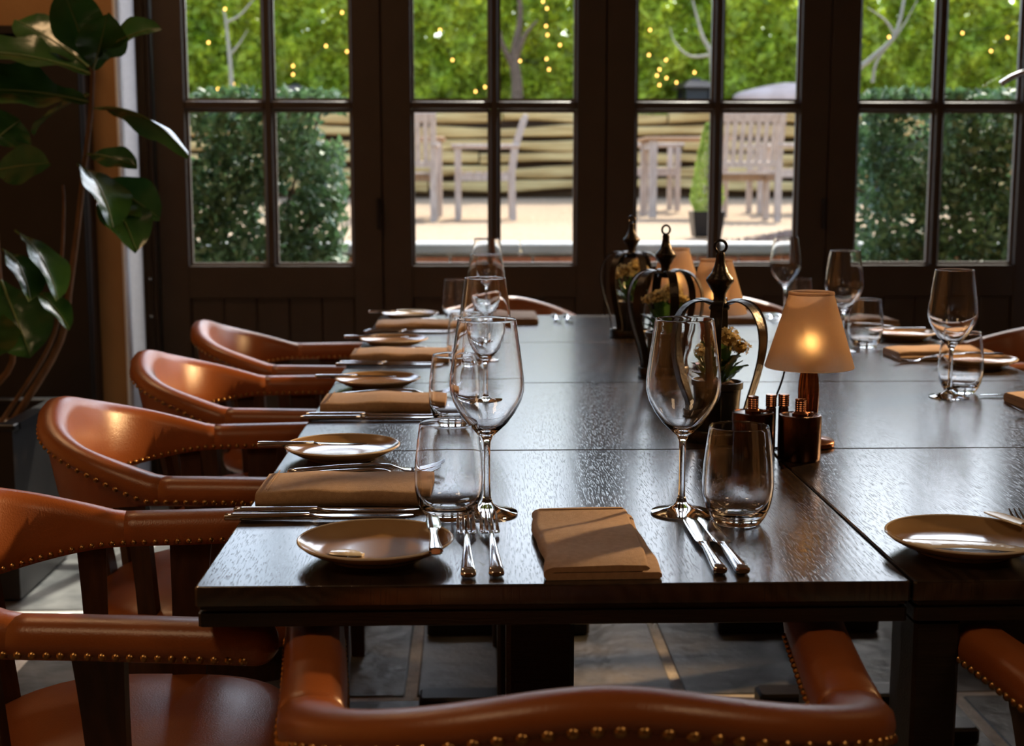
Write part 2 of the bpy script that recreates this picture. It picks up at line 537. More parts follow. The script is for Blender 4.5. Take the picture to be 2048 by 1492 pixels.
tag(G().box(((RX0 + RX1) / 2, (RY0 + RYD) / 2, RZ + 0.06), (RX1 - RX0 + 0.5, RYD - RY0 + 0.9, 0.12)).build('ceiling', M['ceiling'], smooth=False), kind='structure')
G().box((RX0 - 0.08, (RY0 + RYD) / 2, RZ / 2), (0.16, RYD - RY0 + 0.3, RZ)).build('wall_left', M['wall'], smooth=False, kind='structure')
G().box((RX1 + 0.08, (RY0 + RYD) / 2, RZ / 2), (0.16, RYD - RY0 + 0.3, RZ)).build('wall_right', M['wall'], smooth=False, kind='structure')
G().box(((RX0 + RX1) / 2, RY0 - 0.08, RZ / 2), (RX1 - RX0 + 0.3, 0.16, RZ)).build('wall_back', M['wall'], smooth=False, kind='structure')
g = G()
OX0, OX1 = DX0 - 0.06, DX1 + 0.06
SLX = OX0 - 0.085
g.box(((RX0 + SLX) / 2, (RYW + RYD + 0.08) / 2, RZ / 2), (SLX - RX0, RYD + 0.08 - RYW, RZ))
g.box(((SLX + OX0) / 2, RYW + 0.02, RZ / 2), (OX0 - SLX, 0.04, RZ)).box(((SLX + OX0) / 2, (RYW + RYD + 0.08) / 2, (RZ + DTOP + 0.06) / 2), (OX0 - SLX, RYD + 0.08 - RYW, RZ - DTOP - 0.06))
g.box(((RX1 + OX1) / 2, (RYW + RYD + 0.08) / 2, RZ / 2), (RX1 - OX1, RYD + 0.08 - RYW, RZ))
g.box(((OX0 + OX1) / 2, (RYW + RYD + 0.08) / 2, (RZ + DTOP + 0.06) / 2), (OX1 - OX0, RYD + 0.08 - RYW, RZ - DTOP - 0.06))
g.build('wall_front', M['wall'], smooth=False, kind='structure')

# white painted reveal boards, then the dark door frame
sl = tag(bpy.data.objects.new('window_1', None), kind='structure')      # slim frosted sidelight beside the first door
C.objects.link(sl)
sl.location = ((SLX + OX0) / 2, RYD, 0)
G().box((0, 0, DTOP / 2 + 0.02), (OX0 - SLX - 0.004, 0.008, DTOP + 0.03)).build('frosted_pane', M['frosted'], sl, smooth=False)
rv = G()
rv.box((OX0 - 0.008, RYW - 0.008, DTOP / 2 + 0.02), (0.012, 0.014, DTOP + 0.05), chamfer=0.003)
rv.box((OX0 - 0.003, RYW + 0.02, DTOP / 2 + 0.02), (0.008, 0.036, DTOP + 0.04), chamfer=0.002)
rv.build('trim_1', M['white_paint'], kind='structure')
rv = G()
rv.box((OX1 - 0.006, (RYW + RYD) / 2 - 0.02, DTOP / 2 + 0.02), (0.012, RYD - RYW - 0.03, DTOP + 0.04))
rv.box((OX1 + 0.012, RYW - 0.008, DTOP / 2 + 0.02), (0.020, 0.014, DTOP + 0.05), chamfer=0.004)
rv.build('trim_2', M['white_paint'], kind='structure')
fr = G()
for x, s in ((OX0 + 0.03, 1), (OX1 - 0.03, -1)):
    fr.box((x, RYD + 0.0, DTOP / 2 + 0.02), (0.055, 0.10, DTOP + 0.04), chamfer=0.004)
    fr.box((x + s * 0.002, RYD - 0.052, DTOP / 2 + 0.02), (0.016, 0.016, DTOP + 0.04), chamfer=0.004)
    fr.box((x + s * 0.020, RYD - 0.052, DTOP / 2 + 0.02), (0.010, 0.012, DTOP + 0.04), chamfer=0.003)
fr.box(((OX0 + OX1) / 2, RYD, DTOP + 0.03), (OX1 - OX0 - 0.12, 0.10, 0.055), chamfer=0.004)
frame = fr.build('trim_3', M['door'], kind='structure')

GZ0, GZ1, GZ2, GZ3 = 0.845, 1.43, 1.46, 2.09      # pane rows
ST = 0.109                                        # stile width
TH = 0.05
for i in range(NLEAF):
    x0 = DX0 + i * LEAF + 0.002
    x1 = DX0 + (i + 1) * LEAF - 0.002
    d = tag(bpy.data.objects.new('door_%d' % (i + 1), None), kind='structure')
    C.objects.link(d)
    d.location = (x0, RYD, 0)
    W = x1 - x0
    gf = G()
    gf.box((ST / 2, 0, DTOP / 2), (ST, TH, DTOP - 0.01), chamfer=0.003).box((W - ST / 2, 0, DTOP / 2), (ST, TH, DTOP - 0.01), chamfer=0.003)
    gf.box((W / 2, 0, GZ0 - 0.06), (W - 2 * ST, TH, 0.12)).box((W / 2, 0, (GZ3 + DTOP) / 2), (W - 2 * ST, TH, DTOP - GZ3))
    gf.box((W / 2, 0, 0.10), (W - 2 * ST, TH, 0.19))
    gf.build('frame', M['door'], d)
    # lower panel, tongue and groove boards
    nb = 5
    bw = (W - 2 * ST) / nb
    for k in range(nb):
        G().box((ST + bw * (k + 0.5), 0, (0.195 + GZ0 - 0.12) / 2), (bw - 0.003, 0.022, GZ0 - 0.12 - 0.195), chamfer=0.003).build('board', M['door'], d)
    G().box((W / 2, 0.016, (0.195 + GZ0 - 0.12) / 2), (W - 2 * ST, 0.008, GZ0 - 0.12 - 0.195)).build('backing', M['door'], d)
    if i < NLEAF - 1: G().box((W + 0.002, TH / 2 + 0.006, DTOP / 2), (0.03, 0.010, DTOP - 0.02), chamfer=0.002).build('meeting_strip', M['door'], d)
    G().box((W / 2, -0.002, (GZ0 + GZ3) / 2), (0.028, TH - 0.006, GZ3 - GZ0), chamfer=0.004).build('glazing_bar', M['door'], d)
    for side, (a, b) in enumerate(((ST, W / 2 - 0.014), (W / 2 + 0.014, W - ST))):
        G().box(((a + b) / 2, -0.002, (GZ1 + GZ2) / 2), (b - a, TH - 0.010, GZ2 - GZ1), chamfer=0.004).build('glazing_bar', M['door'], d)
        for (z0, z1) in ((GZ0, GZ1), (GZ2, GZ3)):
            bd = G()
            t = 0.011
            bd.box(((a + b) / 2, 0.012, z0 + t / 2), (b - a, 0.016, t)).box(((a + b) / 2, 0.012, z1 - t / 2), (b - a, 0.016, t))
            bd.box((a + t / 2, 0.012, (z0 + z1) / 2), (t, 0.016, z1 - z0 - 2 * t)).box((b - t / 2, 0.012, (z0 + z1) / 2), (t, 0.016, z1 - z0 - 2 * t))
            bead = bd.build('bead', M['bead'], d, smooth=False)
            G().box(((a + b) / 2, 0.022, (z0 + z1) / 2), (b - a - 0.002, 0.003, z1 - z0 - 0.002)).build('pane', M['pane'], d, smooth=False)
    if i in (0, 2):
        h = G()
        h.add(*tube([(W - 0.012, -TH / 2 - 0.018, 0.985), (W - 0.012, -TH / 2 - 0.022, 1.04), (W - 0.012, -TH / 2 - 0.018, 1.10)], 0.007, 8))
        h.box((W - 0.012, -TH / 2 - 0.008, 0.995), (0.010, 0.020, 0.012)).box((W - 0.012, -TH / 2 - 0.008, 1.09), (0.010, 0.020, 0.012))
        hh = h.build('handle', M['black_metal'], d); hh['label'] = 'slim black pull handle'
    if i == 3:
        h = G()
        px = W - 0.05
        h.add(*tube(catmull([(px, -TH / 2, 1.575), (px, -TH / 2 - 0.05, 1.577), (px - 0.05, -TH / 2 - 0.055, 1.575), (px - 0.12, -TH / 2 - 0.055, 1.55), (px - 0.165, -TH / 2 - 0.05, 1.522)], 14), 0.011, 10))
        v, f = lathe([(0, 0), (0.024, 0), (0.024, 0.006), (0.0, 0.006)], 20)
        h.add([(px + p[0], -TH / 2 - p[2], 1.575 + p[1]) for p in v], f)
        hh = h.build('handle', M['chrome'], d); hh['label'] = 'curved chrome lever handle'
    if i == 0:
        for z in (0.80, 0.66):
            v, f = ico(0.008, (-0.03, -0.06, z), 1)
            G().add(v, f).build('hinge_pin', M['chrome'], d)
G().box(((OX0 + OX1) / 2, RYD, 0.006), (OX1 - OX0 - 0.11, 0.12, 0.012)).build('trim_4', M['black_metal'], smooth=False, kind='structure')

# tall black cabinet beside the plant
cb = thing('cabinet', 'tall shallow black cabinet standing against the ochre wall behind the fig', 'cabinet', (-1.95, 4.885, 0))
G().box((0, 0.0, 0.84), (1.20, 0.11, 1.64), chamfer=0.006).build('body', M['black_wood'], cb)
G().box((0, -0.005, 1.675), (1.225, 0.13, 0.03), chamfer=0.004).build('top', M['black_wood'], cb)
for k in (-1, 1):
    dd = G().box((k * 0.30, -0.062, 0.86), (0.59, 0.014, 1.54), chamfer=0.004).build('door', M['black_wood'], cb)
    G().add(*tube([(k * 0.05, -0.078, 0.80), (k * 0.05, -0.078, 0.95)], 0.006)).build('handle', M['black_metal'], dd)
G().box((0, 0.0, 0.01), (1.16, 0.09, 0.02)).build('plinth', M['black_wood'], cb)

# ------------------------------------------------------------------ tables: four rows, two columns
TX = (-0.295, 0.461, 1.217)
TY = (1.382, 2.100, 2.815, 3.530, 4.250)


def tabletop(w_, d_, parent, nosing=True):
    g = G()
    def ring(z, ins, k=0.003):
        X, Y = w_ / 2 - ins, d_ / 2 - ins
        return [Vector(p) for p in ((-X + k, -Y, z), (X - k, -Y, z), (X, -Y + k, z), (X, Y - k, z), (X - k, Y, z), (-X + k, Y, z), (-X, Y - k, z), (-X, -Y + k, z))]
    g.add(*loft([ring(-0.022, 0.0025), ring(-0.021, 0.0015), ring(-0.003, 0.0015), ring(-0.0008, 0.0022), ring(0, 0.004)]))
    o = g.build('tabletop', M['oak'], parent, angle=20)
    o.location = (0, 0, TZ)
    e = G()
    e.add(*loft([ring(-0.045, 0.006), ring(-0.044, 0.004), ring(-0.030, 0.004), ring(-0.029, 0.009), ring(-0.026, 0.009), ring(-0.0255, 0.004), ring(-0.0225, 0.004)]))
    o2 = e.build('edge_moulding', M['oak_edge'], parent, angle=20)
    o2.location = (0, 0, TZ)


def pedestal(parent):
    g = G().box((0, 0, 0.38), (0.088, 0.088, 0.64), chamfer=0.006)
    g.build('post', M['oak_edge'], parent)
    G().box((0, 0, 0.695), (0.44, 0.10, 0.018), chamfer=0.003).build('bearer', M['oak_edge'], parent)
    for s in (-1, 1):
        G().box((0, s * 0.26, 0.019), (0.42, 0.07, 0.038), chamfer=0.006).build('foot', M['oak_edge'], parent)
    G().box((0, 0, 0.040), (0.07, 0.45, 0.04), chamfer=0.004).build('stretcher', M['oak_edge'], parent)


row_words = ['nearest row', 'second row from the camera', 'third row from the camera', 'row by the doors']
col_words = [('left', 'under the wine glasses'), ('right', 'beyond the copper mills')]
TL = {(0, 0): 'dark oak table with the wide clear corner, front left of the long block',
      (0, 1): 'dark oak table with corner legs, under the plate with the pale-bladed knife',
      (1, 0): 'dark oak table under the nearest crown planter, second from the front, chair-lined side',
      (1, 1): 'dark oak table carrying the nearest wine glass of the opposite side',
      (2, 0): 'dark oak table under the middle crown planter, third from the front, chair-lined side',
      (2, 1): 'dark oak table behind the first table lamp, third from the front, opposite side',
      (3, 0): 'dark oak table under the farthest crown planter, next to the doors',
      (3, 1): 'dark oak table next to the doors, opposite side from the farthest crown planter'}
for i in range(4):
    for j in range(2):
        cx, cyy = (TX[j] + TX[j + 1]) / 2, (TY[i] + TY[i + 1]) / 2
        t = thing('dining_table', TL[(i, j)], 'table', (cx, cyy, 0), 0, 'square oak tables pushed together')
        tabletop(TX[j + 1] - TX[j], TY[i + 1] - TY[i], t)
        if (i, j) == (0, 1):
            hw, hd = (TX[2] - TX[1]) / 2, (TY[1] - TY[0]) / 2
            for (sx, sy) in ((-1, -1), (1, -1), (-1, 1), (1, 1)):
                G().box((sx * (hw - 0.032 - (0.05 if sy > 0 else 0)), sy * (hd - 0.035), 0.352), (0.05, 0.05, 0.704), chamfer=0.004).build('leg', M['oak_edge'], t)
            G().box((0, -hd + 0.035, 0.688), (2 * hw - 0.12, 0.022, 0.032)).build('apron', M['oak_edge'], t)
        else:
            pedestal(t)

# ------------------------------------------------------------------ leather armchairs
half = [(0.264, 0.250), (0.252, 0.14), (0.243, 0.05), (0.237, -0.02), (0.224, -0.085), (0.190, -0.150), (0.133, -0.198), (0.067, -0.219), (0.0, -0.224)]
ctrl = [(x, y, 0) for x, y in half] + [(-x, y, 0) for x, y in reversed(half[:-1])]
PATH = catmull(ctrl, 128)
ARMZ, BACKZ = 0.695, 0.788


LEN = [0.0]
for a, b in zip(PATH[:-1], PATH[1:]): LEN.append(LEN[-1] + (b - a).length)
SEAM = next(i for i in range(129) if PATH[i].y < -0.022)
HALF_ARC = LEN[64] - LEN[SEAM]


def top_z(i):
    # arms are level, the back rises evenly from the seam to a rounded crest
    u = min(1.0, abs(LEN[i] - LEN[64]) / HALF_ARC)
    return ARMZ + (BACKZ - ARMZ) * (1 - (math.sqrt(u * u + 0.03) - 0.1732) / (math.sqrt(1.03) - 0.1732))


def bot_z(y):
    return 0.650 - 0.020 * smooth01((-0.02 - y) / 0.2)


def section(i):
    p = PATH[i]
    t = (PATH[min(i + 1, 128)] - PATH[max(i - 1, 0)]).normalized()
    n = Vector((t.y, -t.x, 0))
    if n.dot(Vector((p.x, p.y + 0.02, 0))) < 0: n = -n
    zt, zb = top_z(i), bot_z(p.y)
    k = smooth01((-0.02 - p.y) / 0.16)                      # 0 on the arms, 1 on the back
    H = zt - zb
    roll = 0.044 * (1 - k) + 0.030 * k
    roll = min(roll, H - 0.006)
    wi = 0.029 * (1 - k) + 0.020 * k
    wo_ = 0.029 * (1 - k) + 0.030 * k
    lean = 0.16 * k
    pts = [(-wi + 0.004, 0.0), (-wi, 0.006), (-wi, 0.35 * (H - 0.02)), (-wi - 0.002, H - 0.022), (-wi + 0.004, H - 0.009), (-wi + 0.013, H - 0.002),
           (0.004, H), (wo_ - 0.010, H - 0.003), (wo_ - 0.002, H - 0.011), (wo_ + 0.001, H - 0.022), (wo_, H - roll + 0.006), (wo_ - 0.004, H - roll + 0.001),
           (wo_ - 0.009 + 0.004 * (1 - k), H - roll - 0.001), (wo_ - 0.011 + 0.004 * (1 - k), 0.012 if H - roll > 0.016 else (H - roll) * 0.5), (wo_ - 0.014, 0.0)]
    out = []
    for a, h in pts:
        out.append(Vector((p.x, p.y, zb + h)) + n * (a + lean * (h - 0.02)))
    return out, p, n, zt, zb, roll, wo_, lean, H


def band(i0, i1, name, parent):
    rings = []
    for i in range(i0, i1 + 1, 2):
        rings.append(section(i)[0])
    # close the ends softly
    def shrink(r, f, shift):
        c = sum(r, Vector()) / len(r)
        return [c + (p - c) * f + shift for p in r]
    d0 = (PATH[i0] - PATH[i0 + 2]).normalized()
    d1 = (PATH[i1] - PATH[i1 - 2]).normalized()
    def cap(r, d, free):
        if free:
            return [shrink(r, k, d * q) for k, q in ((0.93, 0.006), (0.80, 0.012), (0.58, 0.0165), (0.28, 0.019))]
        return [shrink(r, 0.97, d * 0.0008), shrink(r, 0.94, d * 0.0012)]
    rings = list(reversed(cap(rings[0], d0, i0 == 0))) + rings + cap(rings[-1], d1, i1 == 128)
    return G().add(*loft(rings)).build(name, M['leather'], parent, angle=50)


def nail_v(c, n, r):
    # a domed nail head, 8 sides
    n = n.normalized()
    a = n.orthogonal().normalized(); b = n.cross(a)
    v, f = [], []
    for h, rr in ((0, 1.0), (0.45, 0.8), (0.75, 0.42)):
        for k in range(8):
            th = 2 * PI * k / 8
            v.append(c + n * (h * r) + a * (rr * r * math.cos(th)) + b * (rr * r * math.sin(th)))
    v.append(c + n * 0.85 * r)
    for j in range(2):
        for k in range(8):
            k2 = (k + 1) % 8
            f.append((j * 8 + k, j * 8 + k2, (j + 1) * 8 + k2, (j + 1) * 8 + k))
    for k in range(8):
        f.append((16 + k, 16 + (k + 1) % 8, 24))
    return v, f


# evenly spaced stations along the path
def station(s):
    for i in range(128):
        if LEN[i + 1] >= s:
            return i + (s - LEN[i]) / (LEN[i + 1] - LEN[i])
    return 128.0


def nails(step=0.0155):
    outer, inner = [], []
    s = 0.012
    while s < LEN[-1] - 0.008:
        q = min(127.0, station(s))
        both = []
        for i in (int(q), int(q) + 1):
            pts, p, n, zt, zb, roll, wo_, lean, H = section(i)
            k = smooth01((-0.02 - p.y) / 0.16)
            h = H - roll + 0.004
            wi = 0.029 * (1 - k) + 0.020 * k
            both.append((Vector((p.x, p.y, zb + h)) + n * (wo_ - 0.001 + lean * (h - 0.02)), Vector((p.x, p.y, zb + 0.007)) - n * (wi + lean * 0.013), n))
        u = q - int(q)
        n = both[0][2].lerp(both[1][2], u)
        outer.append((both[0][0].lerp(both[1][0], u), n))
        inner.append((both[0][1].lerp(both[1][1], u), -n))
        s += step
    return outer, inner


def make_chair(label, single_nails=False):
    t = thing('armchair', label, 'chair', (0, 0, 0), 0, 'leather armchairs around the tables')
    band(0, 24, 'arm', t)
    band(104, 128, 'arm', t)
    band(24, 104, 'backrest', t)
    o_, i_ = nails()
    g = G()
    if single_nails:
        me = None
        v, f = nail_v(Vector((0, 0, 0)), Vector((0, 0, 1)), 0.0058)
        first = None
        for c, n in o_:
            if first is None:
                first = G().add(v, f).build('nail_head', M['brass'], t)
                o = first
            else:
                o = first.copy(); C.objects.link(o)
            o.location = c
            o.rotation_euler = n.to_track_quat('Z', 'Y').to_euler()
    else:
        for c, n in o_: g.add(*nail_v(c, n, 0.0052))
    for c, n in i_: g.add(*nail_v(c, n, 0.0046))
    g.build('nail_heads', M['brass'], t, kind='stuff')
    # seat cushion, D shaped, domed
    def dring(sc, z, crown=0.0):
        r = []
        for k in range(40):
            a = 2 * PI * k / 40
            c, s = math.cos(a), math.sin(a)
            e = 0.62 if s > 0 else 0.85
            x = 0.245 * math.copysign(abs(c) ** e, c)
            y = (0.245 if s > 0 else 0.195) * math.copysign(abs(s) ** e, s)
            r.append(Vector((x * sc, y * sc + 0.0, z)))
        return r
    rings = [dring(0.93, 0.395), dring(0.985, 0.40), dring(1.0, 0.418), dring(0.99, 0.438), dring(0.955, 0.452), dring(0.85, 0.462), dring(0.6, 0.470), dring(0.3, 0.474), dring(0.05, 0.475)]
    G().add(*loft(rings)).build('seat', M['leather'], t, angle=60)
    rings = [dring(0.90, 0.335), dring(0.925, 0.338), dring(0.925, 0.396), dring(0.9, 0.398)]
    G().add(*loft(rings)).build('seat_rail', M['chair_wood'], t)
    # flat splats from the seat rail up to the band
    for idx in (14, 30, 47, 57, 71, 81, 98, 114):
        pts, p, n, zt, zb, roll, wo_, lean, H = section(idx)
        tg = Vector((-n.y, n.x, 0))
        b = Vector((p.x * 0.86, p.y * 0.80, 0))
        if p.y > 0: b = Vector((p.x * 0.82, p.y * 0.98, 0))
        wide = 0.026 if idx in (14, 114) else 0.018
        rings = []
        for q in range(9):
            u = q / 8
            z = 0.345 + (zb + 0.004 - 0.345) * u
            c = b.lerp(Vector((p.x, p.y, 0)), u * u * 0.55 + u * 0.45)
            c.z = z
            th = 0.010 - 0.003 * u
            ww = wide * (1.15 - 0.25 * math.sin(PI * u))
            rings.append([c + n * th + tg * ww, c - n * th + tg * ww, c - n * th - tg * ww, c + n * th - tg * ww])
        G().add(*loft(rings)).build('splat', M['chair_wood'], t, angle=30)
    # legs
    for sx in (-1, 1):
        for sy in (-1, 1):
            rings = []
            for u in (0, 0.3, 0.7, 1.0):
                z = 0.36 * u
                x = sx * (0.185 + (1 - u) * 0.012)
                y = 0.200 if sy > 0 else -0.130 - (1 - u) ** 1.5 * 0.075
                r = 0.016 + 0.007 * u
                rings.append([Vector((x - r, y - r, z)), Vector((x + r, y - r, z)), Vector((x + r, y + r, z)), Vector((x - r, y + r, z))])
            G().add(*loft(rings)).build('leg', M['chair_wood'], t, angle=30)
    return t


front = make_chair('cognac leather armchair in the foreground with its back to the camera', True)
front.location = (0.100, 1.240, 0)
front.scale = (1.07, 1.0, 1.0)
ch = make_chair('cognac leather armchair cut by the picture edge, nearest of the row along the plates')
ch.location = (-0.485, 1.70, 0); ch.rotation_euler = (0, 0, -PI / 2)
copy_tree(ch, (-0.487, 2.41, 0), -PI / 2 + 0.015, 'cognac leather armchair second along the row, in front of the black planter box')
copy_tree(ch, (-0.495, 3.08, 0), -PI / 2 - 0.01, 'cognac leather armchair beside the third plate, in front of the white reveal')
copy_tree(ch, (-0.500, 3.755, 0), -PI / 2, 'cognac leather armchair nearest the doors in the row beside the plates')
copy_tree(ch, (0.800, 1.235, 0), 0.0, 'cognac leather armchair pushed under the table with the pale-bladed knife, one arm in view')
copy_tree(ch, (0.115, 4.26, 0), PI, 'leather armchair at the far end behind the column of wine glasses, back to the doors')
copy_tree(ch, (0.85, 4.26, 0), PI, 'leather armchair at the far end behind the crown planters and lamps')
copy_tree(ch, (1.43, 3.745, 0), PI / 2, 'leather armchair on the opposite side of the tables, behind the single near wine glass')

# ------------------------------------------------------------------ tableware models (base at z = 0)
def wine_profile():
    outer = [(0.0, 0.0), (0.036, 0.0), (0.0388, 0.0012), (0.0385, 0.0022), (0.030, 0.0042), (0.016, 0.0075), (0.0075, 0.013), (0.0047, 0.022), (0.0040, 0.04), (0.0039, 0.075), (0.0045, 0.092),
             (0.0075, 0.100), (0.015, 0.1065), (0.026, 0.117), (0.036, 0.131), (0.0435, 0.146), (0.0465, 0.158), (0.0468, 0.166), (0.0458, 0.180), (0.0425, 0.205), (0.0390, 0.230), (0.0369, 0.2450), (0.03662, 0.2470), (0.0365, 0.2477)]
    rim = [(0.03630, 0.24805), (0.0361, 0.2482), (0.03590, 0.24805)]
    inner = [(0.0357, 0.2477), (0.03572, 0.2470), (0.0360, 0.2450), (0.0381, 0.230), (0.0416, 0.205), (0.0449, 0.180), (0.0458, 0.166), (0.0454, 0.158), (0.0423, 0.1465), (0.0345, 0.1325), (0.0243, 0.119), (0.013, 0.1095), (0.005, 0.1055), (0.0, 0.105)]
    return outer + rim + inner


def tumbler_profile():
    outer = [(0.0, 0.0), (0.026, 0.0), (0.0285, 0.002), (0.034, 0.010), (0.0395, 0.022), (0.0430, 0.038), (0.0438, 0.052), (0.0425, 0.075), (0.0395, 0.100), (0.0368, 0.1180), (0.03635, 0.1209), (0.0362, 0.1216)]
    rim = [(0.0360, 0.1220), (0.0358, 0.1222), (0.0356, 0.1220)]
    inner = [(0.0354, 0.1216), (0.03540, 0.1209), (0.0359, 0.1180), (0.0386, 0.100), (0.0415, 0.075), (0.0427, 0.052), (0.0418, 0.038), (0.038, 0.0245), (0.031, 0.0155), (0.020, 0.0115), (0.0, 0.0105)]
    return outer + rim + inner


def plate_mesh():
    return [(0.0, 0.003), (0.048, 0.003), (0.050, 0.0), (0.053, 0.0), (0.055, 0.004), (0.070, 0.008), (0.082, 0.0145), (0.0868, 0.0188), (0.0868, 0.0205),
            (0.0845, 0.0196), (0.078, 0.0155), (0.068, 0.0115), (0.055, 0.0092), (0.030, 0.0086), (0.0, 0.0085)]


def dense(prof, n=3):
    """Catmull-Rom the profile so that the glass reads round"""
    pts = [Vector((r, z, 0)) for r, z in prof]
    q = catmull(pts, (len(pts) - 1) * n)
    return [(max(0.0, p.x), p.y) for p in q[:-1]] + [prof[-1]]


PROTO = {}


def wine(x, y, label, group='wine glasses on the tables'):
    if 'wine' not in PROTO:
        o = G().add(*lathe(wine_profile(), 56)).build('wine_glass', M['glass'], angle=60)
        PROTO['wine'] = o
    else:
        o = PROTO['wine'].copy(); C.objects.link(o)
    o.location = (x, y, TZ + 0.0004)
    return tag(o, label, 'wine glass', group)


def tumbler(x, y, label, group='water tumblers on the tables'):
    if 'tumbler' not in PROTO:
        o = G().add(*lathe(tumbler_profile(), 56)).build('water_tumbler', M['glass'], angle=60)
        PROTO['tumbler'] = o
    else:
        o = PROTO['tumbler'].copy(); C.objects.link(o)
    o.location = (x, y, TZ + 0.0004)
    return tag(o, label, 'glass', group)


def place(key, maker, x, y, rz, label, cat, group, z=0.0004, tilt=(0, 0)):
    if key not in PROTO:
        o = maker()
        PROTO[key] = o
    else:
        o = copy_tree(PROTO[key])
    o.location = (x, y, TZ + z)
    o.rotation_euler = (tilt[0], tilt[1], rz)
    return tag(o, label, cat, group)


def make_plate():
    t = thing('bread_plate', '', 'plate')
    G().add(*lathe(plate_mesh(), 64)).build('dish', M['plate'], t, angle=50)
    v, f = lathe([(0.0850, 0.0200), (0.0862, 0.0200), (0.0876, 0.0192), (0.0876, 0.0206), (0.0864, 0.0214), (0.0850, 0.0208), (0.0850, 0.0200)], 64)
    r = G().add(v, f).build('rim', M['plate_rim'], t)
    r['label'] = 'pale glazed rim line, highlight coloured in'
    return t


def rsec(x, hw, ht, zc, yc=0.0, n=12, pw=0.7):
    out = []
    for k in range(n):
        a = 2 * PI * k / n
        c, s = math.cos(a), math.sin(a)
        out.append(Vector((x, yc + hw * math.copysign(abs(c) ** pw, c), zc + ht * math.copysign(abs(s) ** pw, s))))
    return out


def make_knife(L=0.235, hl=0.105, blade_w=0.0105, glint=False):
    def mk():
        t = thing('butter_knife' if L < 0.2 else 'table_knife', '', 'knife')
        k = L / 0.235
        rings = [rsec(0.0, 0.0050, 0.003, 0.0048), rsec(0.0015 * k, 0.0078, 0.0044, 0.0048), rsec(0.012 * k, 0.0080, 0.0046, 0.0048), rsec(0.05 * k, 0.0062, 0.0042, 0.0050),
                 rsec(0.090 * k, 0.0046, 0.0036, 0.0055), rsec(hl - 0.006, 0.0050, 0.0034, 0.0058), rsec(hl, 0.0062, 0.0034, 0.0058)]
        G().add(*loft(rings)).build('handle', M['steel'], t, angle=50)
        b = blade_w
        st = [(hl - 0.001, 0.0056, 0.0026), (hl + 0.004, 0.0060, 0.0018), (hl + 0.012, b * 0.94, 0.0013), (hl + 0.03, b, 0.0011), (L - 0.045, b, 0.0010), (L - 0.02, b * 0.93, 0.0009), (L - 0.008, b * 0.70, 0.0008), (L - 0.001, b * 0.22, 0.0005)]
        rings = [rsec(x, hw, ht, 0.0056 - 0.0010 * (x - hl) / (L - hl), yc=-(hw - 0.0056) * 0.5, pw=0.55) for x, hw, ht in st]
        bl = G().add(*loft(rings)).build('blade', M['glint'] if glint else M['steel'], t, angle=50)
        return t
    return mk


def make_fork(L=0.205):
    def mk():
        t = thing('table_fork', '', 'fork')
        hl = L - 0.078
        rings = [rsec(0.0, 0.0045, 0.0025, 0.0035), rsec(0.002, 0.0085, 0.0036, 0.0040), rsec(0.015, 0.0080, 0.0034, 0.0055), rsec(hl * 0.5, 0.0050, 0.0028, 0.0105), rsec(hl * 0.85, 0.0032, 0.0026, 0.0125), rsec(hl, 0.0032, 0.0024, 0.0110),
                 rsec(hl + 0.010, 0.0055, 0.0015, 0.0080), rsec(hl + 0.020, 0.0110, 0.0012, 0.0052), rsec(hl + 0.030, 0.0122, 0.0011, 0.0045)]
        G().add(*loft(rings)).build('handle', M['steel'], t, angle=50)
        for q in range(4):
            y = (-1.5 + q) * 0.0064
            rr = [rsec(hl + 0.029, 0.0026, 0.0011, 0.0045, y, 8), rsec(hl + 0.045, 0.0021, 0.0011, 0.0058, y, 8), rsec(hl + 0.065, 0.0018, 0.0010, 0.0105, y * 0.98, 8), rsec(L, 0.0009, 0.0007, 0.0165, y * 0.96, 8)]
            G().add(*loft(rr)).build('tine', M['steel'], t, angle=50)
        return t
    return mk


